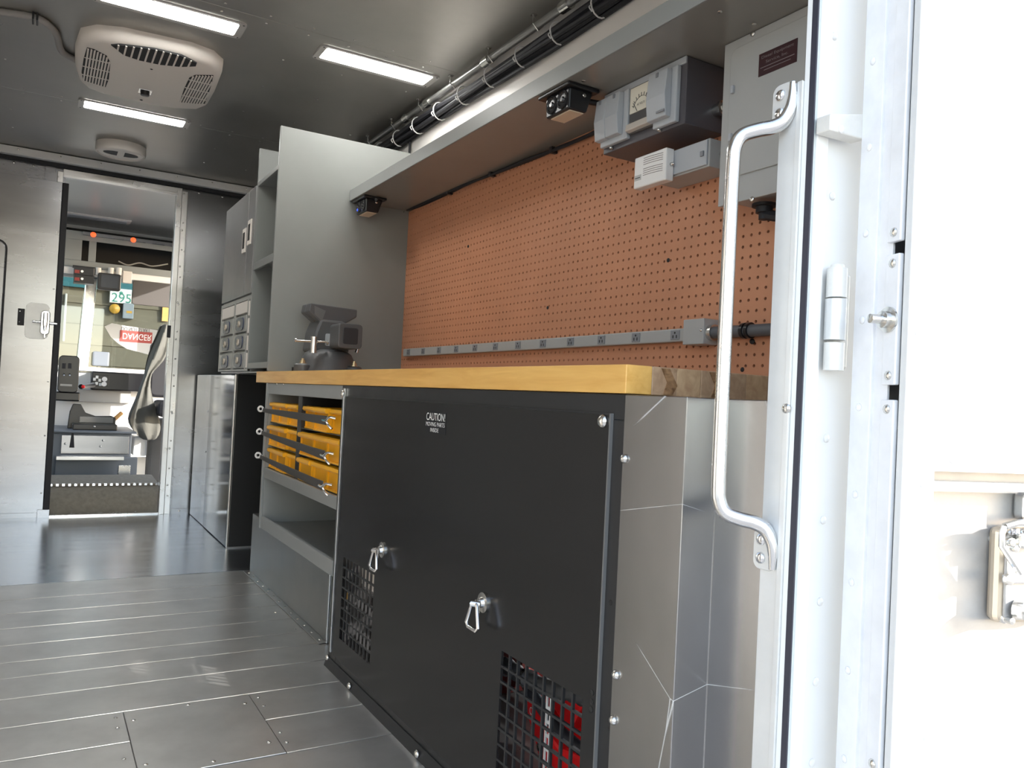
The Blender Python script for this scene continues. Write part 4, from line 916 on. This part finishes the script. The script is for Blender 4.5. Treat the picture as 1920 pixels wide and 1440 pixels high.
# air conditioner grille unit
ac = thing('air_conditioner', 'beige ceiling air conditioner with slatted vents and a control knob', 'air conditioner', (.34, 3.9, ZC))
ZA = 2.168
op = [(150, 70), (180, 64), (230, 69), (300, 84), (360, 97), (400, 112), (418, 128), (416, 142), (404, 172), (390, 196), (372, 203), (330, 201), (280, 193), (230, 181), (190, 172), (162, 162), (148, 150), (140, 125), (140, 98)]
ow = [P(x, y, 'Z', 2.185)[:2] for x, y in op]; ocn = np.mean(np.array(ow), 0)
def sc(k): return [(ocn[0]+(x-ocn[0])*k, ocn[1]+(y-ocn[1])*k) for x, y in ow]
MB().loft([[(x, y, z) for x, y in sc(k)] for k, z in ((1.0, ZC), (1.0, ZC-.02), (.985, ZC-.036), (.95, ZA+.006), (.90, ZA), (.5, ZA-.002))]).build('housing', CREAM, ac, smooth=True)
VENT = mat('vent_dark', (.02, .02, .022), .7)
def vent(pix, rows, cols, name):
    w_ = [P(x, y, 'Z', ZA-.003)[:2] for x, y in pix]
    v = MB().prism(w_, 'Z', ZA-.0045, ZA+.002).build(name, VENT, ac)
    xs = [p[0] for p in w_]; ys = [p[1] for p in w_]
    def span(val, ax):
        hits = []
        for i in range(len(w_)):
            p, q = w_[i], w_[(i+1) % len(w_)]
            if (p[ax]-val)*(q[ax]-val) < 0: t = (val-p[ax])/(q[ax]-p[ax]); hits.append(p[1-ax]+t*(q[1-ax]-p[1-ax]))
        return (min(hits), max(hits)) if len(hits) > 1 else None
    for k in range(1, cols):
        x = min(xs)+(max(xs)-min(xs))*k/cols; s_ = span(x, 0)
        if s_: B(x-.0032, x+.0032, s_[0], s_[1], ZA-.007, ZA-.003).build('slat', CREAM, v)
    for k in range(1, rows):
        y = min(ys)+(max(ys)-min(ys))*k/rows; s_ = span(y, 1)
        if s_: B(s_[0], s_[1], y-.003, y+.003, ZA-.0068, ZA-.003).build('cross_slat', CREAM, v)
vent([(163, 90), (176, 93), (200, 105), (207, 118), (204, 148), (198, 163), (156, 150), (153, 135), (157, 110)], 4, 9, 'side_vent')
vent([(355, 146), (366, 141), (400, 142), (396, 160), (384, 194), (368, 194), (337, 191), (346, 165)], 4, 10, 'side_vent')
vent([(208, 84), (225, 84), (290, 92), (340, 104), (369, 118), (367, 124), (340, 125), (300, 121), (262, 113), (232, 103)], 1, 12, 'front_vent')
kc = P(272, 171, 'Z', ZA)
kb = MB().box(kc[0]-.028, kc[0]+.028, kc[1]-.028, kc[1]+.028, ZA-.004, ZA).build('knob_plate', STEEL, ac, bev=.002)
MB().lathe((kc[0], kc[1], ZA-.004), (0, 0, -1), [(.02, 0), (.018, .016), (.006, .018), (0, .018)], 16).build('knob', BLACKPL, kb, smooth=True)
domes('screw', [P(284, 129, 'Z', ZA), P(265, 187, 'Z', ZA)], (0, 0, -1), .007, INK, ac)
# wiring loom to the air conditioner
wl = thing('ceiling_loom', 'grey corrugated wiring loom clipped to the ceiling beside the air conditioner', 'cable', (0, 3.7, ZC))
pts = spline([P(x, y, 'Z', ZC-.014) for x, y in ((-60, 12), (0, 22), (62, 32), (90, 46), (106, 65), (112, 88), (120, 100), (140, 112), (150, 118))], 10)
MB().tube(pts, [.0125+.0012*(i % 2) for i in range(len(pts))], 10).build('loom', mat('loom_grey', (.30, .29, .28), .5), wl, smooth=True)
for dy in (-4, 4):
    c = P(66+dy, 33+dy*.3, 'Z', ZC-.012); MB().box(c[0]-.003, c[0]+.004, c[1]-.03, c[1]+.03, ZC-.030, ZC-.002).build('clip', BLACKPL, wl, bev=.002)
# round vent
rv = thing('round_vent', 'round beige ceiling vent with open louvres near the bulkhead', 'vent', (.338, 5.17, ZC))
vc0, vc1 = .338, 5.17
MB().lathe((vc0, vc1, ZC), (0, 0, -1), [(.132, 0), (.134, .035), (.130, .05), (.122, .055), (.118, .045), (.03, .045), (0, .045)], 40).build('ring', CREAM, rv, smooth=True)
MB().lathe((vc0, vc1, ZC-.046), (0, 0, -1), [(.117, 0), (.117, .002), (0, .002)], 32).build('grille_plate', CREAM, rv)
for sx in (-1, 1):
    MB().prism([(vc0+sx*(.018+.075*math.cos(t)), vc1+.045*math.sin(t)) for t in np.linspace(-PI/2, PI/2, 9)], 'Z', ZC-.0495, ZC-.047).build('louvre_opening', VENT, rv)

# ================================================================== REAR CORNER, HANDLE AND OPEN DOOR
cl = thing('corner_liner', 'scratched bare aluminium corner liner beside the black cabinet', 'liner', (.86, .95, 0))
SCR = mat('scratched_aluminium', (.42, .42, .425), .25, 1., var=.10, scale=5, stretch=(1, 1, .4))
sn, sk_ = SCR.node_tree.nodes, SCR.node_tree.links
vo = sn.new('ShaderNodeTexVoronoi'); vo.feature = 'DISTANCE_TO_EDGE'; vo.inputs['Scale'].default_value = 4.2
vm = sn.new('ShaderNodeMapping'); vm.inputs['Scale'].default_value = (.5, .5, 1.0); vg = sn.new('ShaderNodeNewGeometry')
sk_.new(vg.outputs['Position'], vm.inputs['Vector']); sk_.new(vm.outputs['Vector'], vo.inputs['Vector'])
vr = sn.new('ShaderNodeMapRange'); vr.inputs['From Min'].default_value = .0; vr.inputs['From Max'].default_value = .003; vr.inputs['To Min'].default_value = .6; vr.inputs['To Max'].default_value = 0.
sk_.new(vo.outputs['Distance'], vr.inputs['Value'])
vx_ = sn.new('ShaderNodeMixShader'); df = sn.new('ShaderNodeBsdfDiffuse'); df.inputs['Color'].default_value = (.8, .8, .78, 1)
nm_ = sn.new('ShaderNodeTexNoise'); nm_.inputs['Scale'].default_value = 5.; sk_.new(vg.outputs['Position'], nm_.inputs['Vector'])
nr_ = sn.new('ShaderNodeMapRange'); nr_.inputs['From Min'].default_value = .47; nr_.inputs['From Max'].default_value = .55; sk_.new(nm_.outputs['Fac'], nr_.inputs['Value'])
mu = sn.new('ShaderNodeMath'); mu.operation = 'MULTIPLY'; sk_.new(vr.outputs['Result'], mu.inputs[0]); sk_.new(nr_.outputs['Result'], mu.inputs[1])
sk_.new(mu.outputs[0], vx_.inputs['Fac']); sk_.new(sn['Principled BSDF'].outputs[0], vx_.inputs[1]); sk_.new(df.outputs[0], vx_.inputs[2]); sk_.new(vx_.outputs[0], sn['Material Output'].inputs['Surface'])
t_ = .003
path = [(XB-.003, 1.031), (XB-.003, .886), (.892, .886), (.892, .776)]
inn = [(XB-.003+t_, 1.031), (XB-.003+t_, .886+t_), (.892+t_, .886+t_), (.892+t_, .776)]
MB().prism(path+inn[::-1], 'Z', 0, .880).build('bent_sheet', SCR, cl, bev=.0025)
domes('bolt', [P(1172, 860, 'X', XB-.003), P(1156, 1265, 'X', XB-.003), P(1151, 1350, 'X', XB-.003)], (-1, 0, 0), .008, STEEL, cl, h=.008)
fl = struct(B(.8885, .893, .7515, .791, -.005, 1.325).build('trim_7', ALU_PAINT, bev=.001))
B(.8865, .8886, .7515, .760, -.005, 1.325).build('flange_edge', ALU_PAINT, fl, bev=.0005)
domes('screw', [P(1475, 766, 'X', .888)], (-1, 0, 0), .0075, STEEL, fl)
gh = thing('grab_handle', 'bent aluminium tube grab handle bolted beside the rear door opening', 'handle', (.885, .775, .65))
up_ = [(.8285, .8185, 1.1), (.829, .8185, 1.212), (.831, .8172, 1.238), (.838, .8115, 1.253), (.853, .7985, 1.260), (.868, .7855, 1.264), (.879, .776, 1.272), (.8835, .7685, 1.288), (.8845, .766, 1.305), (.8845, .766, 1.326)]
tp = [(x, y, 1.972-z) for x, y, z in up_[::-1]]+[(.8285, .8185, .97)]+up_
spt = spline(tp, 6); hz = [.0102*min(1, .45+.55*min(abs(p.z-.646), abs(p.z-1.326))/.055) for p in spt]
MB().tube(spt, hz, 16).build('tube', ALU_BRIGHT, gh, smooth=True)
for z0, z1 in ((1.272, 1.330), (.642, .700)):
    pl_ = MB().prism(rrect(.764, .802, z0, z1, .012), 'X', .8855, .8885).build('end_plate', ALU_PAINT, gh, bev=.0012)
    domes('screw', [(.8855, .788, z0+.016), (.8855, .788, z1-.016)], (-1, 0, 0), .0085, CHROME, pl_, h=.005)
# outer frame strips of the opening (right side), hinge gap
def xr(px, Y): return P(px, 400, 'Y', Y)[0]
struct(B(.8905, .893, .7335, .743, -.07, 2.06).build('trim_8', mat('seal_dark', (.03, .03, .045), .5)))
struct(MB().prism([(.893, .743), (.893, .736), (.8945, .7345), (.8975, .7345), (.8985, .743)], 'Z', -.07, 2.06).build('trim_9', SEALW))
struct(B(.8985, .924, .733, .743, -.07, 2.06).build('trim_10', VANW, bev=.003))
rc = struct(B(.924, 1.02, .739, .743, -.07, 2.06).build('trim_11', VANW))
domes('rivet', [P(x, y, 'Y', .739) for x, y in ((1564, 68), (1560, 368), (1549, 822), (1543, 975), (1537, 1128), (1529, 1278), (1522, 1430))], (0, -1, 0), .006, WHITEPL, rc)
bk = thing('stop_bracket', 'small white angle bracket with rivet above the door hinge', 'bracket', P(1575, 240, 'Y', .72))
a, b_ = P(1550, 215, 'Y', .715), P(1606, 262, 'Y', .715)
MB().prism([(a[0], P(1550, 247, 'Y', .715)[2]), (a[0], a[2]), (b_[0]-.01, P(1575, 208, 'Y', .715)[2]), (b_[0]+.01, P(1606, 212, 'Y', .715)[2]), (b_[0]+.01, b_[2])], 'Y', .708, .732).build('angle', HINGEM, bk, bev=.002)
domes('rivet', [P(1577, 243, 'Y', .708)], (0, -1, 0), .006, WHITEPL, bk)

AD = math.radians(17); dv = Vector((math.cos(AD), -math.sin(AD), 0)); nv = Vector((-math.sin(AD), -math.cos(AD), 0))
Y_B = .708; BP = Vector((P(1605, 600, 'Y', Y_B)[0], Y_B, 0))
def PD(px, py, w_):
    d = Vector(ray(px, py)); e = Vector(EYE); s = (w_-(e-BP).dot(nv))/d.dot(nv); q = e+d*s-BP
    return q.dot(dv), -w_, q.z          # door-local (x, y, z)
# thickness from where the front corner shows (px 1707)
d = Vector(ray(1706, 600)); e = Vector(EYE)-BP; s = -e.dot(dv)/d.dot(dv); TD = (e+d*s).dot(nv)
rd = thing('rear_door', 'open white rear door with riveted metal edge and recessed lock', 'door', tuple(BP), -AD)
def we(px):
    d = Vector(ray(px, 600)); e = Vector(EYE)-BP; s = -e.dot(dv)/d.dot(dv); return -(e+d*s).dot(nv)
LB = dict(parent=rd, local=True)
DW, Z0, Z1 = .58, -.04, 2.05
RD_ = .034
ou, oz1, oz0 = PD(1750, 930, TD)[0], PD(1752, 883, TD)[2], PD(1735, 1381, TD)[2]
rz1, rz0 = PD(1760, 904, TD)[2], PD(1760, 920, TD)[2]
ou1 = ou+.36
m = MB()
m.box(.003, ou, -TD, -TD+.004, Z0, Z1); m.box(ou1, DW, -TD, -TD+.004, Z0, Z1); m.box(ou, ou1, -TD, -TD+.004, oz1, Z1); m.box(ou, ou1, -TD, -TD+.004, Z0, oz0)
sk = m.build('inner_skin', DOORW, **LB)
m = MB(); m.box(0, DW, 0, -.004, Z0, Z1); m.box(DW-.004, DW, 0, -TD, Z0, Z1); m.box(0, DW, 0, -TD, Z0, Z0+.004); m.box(0, DW, 0, -TD, Z1-.004, Z1)
m.build('outer_skin', VANW, **LB)
B(.003, DW-.004, -TD+RD_, -TD+RD_+.004, oz0-.05, oz1+.05).build('inner_sheet', DOORIN, **LB)
MB().box(ou, ou1, -TD+.004, -TD+RD_, oz1, oz1+.003).box(ou-.003, ou, -TD+.004, -TD+RD_, oz0, oz1).box(ou, ou1, -TD+.004, -TD+RD_, oz0-.003, oz0).build('recess_return', DOORW, **LB)
B(ou-.002, ou1, -TD+.004, -TD+.016, rz0, rz1).build('lock_rail', DOORW, bev=.002, **LB)
MB().tube([(ou+q*(ou1-ou), -TD-.001, oz0-.003+.003*math.sin(q*9)) for q in np.linspace(0, 1, 12)], .003, 6).build('bottom_bead', ALU_PAINT, smooth=True, **LB)
# edge profile
B(.002, .006, we(1606), -.0, Z0, Z1).build('edge_core', DOORE, **LB)
m = MB(); m.box(-.004, .003, -.0005, we(1642), Z0, Z1); ea = m.build('edge_strip', DOORE, bev=.0015, **LB)
B(.001, .004, we(1642), we(1668), Z0, Z1).build('edge_channel', DOORE, **LB)
B(-.002, .005, we(1693), -TD-.0005, Z0, Z1).build('edge_corner', DOORW, bev=.0015, **LB)
domes('rivet', [(-.004, we(1622), z) for z in np.arange(.05, 2.0, .118)], (-1, 0, 0), .0055, DOORE, rd, local=True)
def ze(py):
    d = Vector(ray(1678, py)); e = Vector(EYE)-BP; s = -e.dot(dv)/d.dot(dv); return (e+d*s).z
gaps = [(Z0, ze(750)), (ze(722), ze(478)), (ze(455), Z1)]
for za, zb in gaps:
    st_ = B(-.006, .002, we(1664), we(1689), za, zb).build('edge_plate', DOORE, bev=.0015, **LB)
    domes('rivet', [(-.006, we(1677), z) for z in (za+.012, zb-.012, (za+zb)/2)], (-1, 0, 0), .0062, STEEL, rd, local=True)
bz = ze(600); bw_ = we(1674)
bt = MB().lathe((-.006, bw_, bz), (-1, 0, 0), [(.017, 0), (.017, .003), (.011, .004), (.011, .011), (.006, .012), (.006, .028), (0, .029)], 16).build('stud_bolt', STEEL, smooth=True, **LB)
domes('rivet', [PD(x, y, TD) for x, y in ((1733, 908), (1787, 861), (1709, 1390), (1722, 622))], (0, -1, 0), .006, WHITEPL, rd, local=True)
hx, hy = P(1566, 600, 'Y', .722)[0], .722
hl = B(hx+.002, hx+.03, hy, .738, P(1566, 690, 'Y', hy)[2], P(1566, 510, 'Y', hy)[2]).build('hinge', HINGEM, rd, bev=.003)
HW = Matrix.Translation(hl.location)
for ya, yb, r, m_ in ((503, 558, .0135, HINGEM), (561, 638, .0142, ALU_PAINT), (643, 695, .0135, HINGEM)):
    zt2, zb3 = P(1566, ya, 'Y', hy)[2], P(1566, yb, 'Y', hy)[2]
    MB().cyl((hx, hy, zb3), (hx, hy, zt2), r, n=24).build('knuckle', m_, hl, smooth=True)
MB().lathe((hx, hy, P(1566, 503, 'Y', hy)[2]), (0, 0, 1), [(.010, 0), (.009, .005), (0, .007)], 16).build('pin', HINGEM, hl, smooth=True)
# lock mechanism in the recess
LK = thing('door_lock', 'zinc paddle lock mechanism with springs and bolts on the open rear door', 'lock', tuple(BP+nv*TD), -AD)
def lk(px, py, w_=0.):   # lock-local: x along door, y = -(depth towards viewer)
    q = PD(px, py, TD+w_); return Vector((q[0], -w_, q[2]))
def lkbox(x0, y0, x1, y1, w0, w1, name, m_, bev=.003, r=None):
    a, b_ = lk(x0, y1, w1), lk(x1, y0, w1)
    if r: return MB().prism(rrect(a.x, b_.x, a.z, b_.z, r), 'Y', -w0, -w1).build(name, m_, LK, bev=bev, local=True)
    return B(a.x, b_.x, -w0, -w1, a.z, b_.z).build(name, m_, LK, bev=bev, local=True)
wS = -RD_+.0005
WF = -.012
hs = lkbox(1869, 990, 1990, 1170, wS, WF, 'housing', GRIME, .008, .010)
lkbox(1882, 1000, 1985, 1164, WF, WF+.004, 'cover', DOORIN, .003, .008)
lkbox(1922, 927, 2000, 978, wS, WF, 'strike_guard', ALU_BRIGHT, .005, .008)
w1 = WF+.012
MB().tube([lk(1884, 987, w1), lk(1879, 1000, w1), lk(1878, 1024, w1), lk(1890, 1042, w1), lk(1912, 1076, w1)], .0038, 8).build('lever_rod', STEEL, LK, smooth=True, local=True)
MB().tube([lk(1884, 987, w1), lk(1905, 981, w1), lk(1950, 980, w1)], .005, 8).build('lever_rod', STEEL, LK, smooth=True, local=True)
hel = [Vector(lk(1892+k*1.1, 997+5*math.sin(k*1.2), WF+.010+.005*math.cos(k*1.2))) for k in range(40)]
MB().tube(hel, .0018, 6).build('spring', CHROME, LK, smooth=True, local=True)
for x, y in ((1850, 1010), (1857, 1020), (1849, 1152)):
    q = lk(x, y, wS); MB().lathe((q.x+.008, -wS, q.z), (0, -1, 0), [(.0065, 0), (.0065, .022), (.0045, .023), (.0045, .034), (0, .035)], 10).build('lock_bolt', STEEL, LK, smooth=True, local=True)
q = lk(1893, 1022, WF+.004); MB().lathe((q.x, q.y, q.z), (0, -1, 0), [(.010, 0), (.010, .004), (0, .005)], 14).build('cam_disc', STEEL, LK, smooth=True, local=True)
lkbox(1884, 1078, 1990, 1095, WF+.004, WF+.010, 'link_bar', ALU_BRIGHT, .002)
q = lk(1890, 1086, WF+.010); MB().lathe((q.x, q.y, q.z), (0, -1, 0), [(.008, 0), (.007, .004), (.003, .005), (0, .005)], 14).build('pivot', STEEL, LK, smooth=True, local=True)
q = lk(1902, 1142, WF+.004); MB().lathe((q.x, q.y, q.z), (.5, -1, 0), [(.012, 0), (.012, .012), (.008, .014), (.008, .024), (0, .024)], 14).build('key_cylinder', STEEL, LK, smooth=True, local=True)
lkbox(1914, 1000, 1990, 1030, WF+.004, WF+.016, 'release_paddle', STEEL, .004)
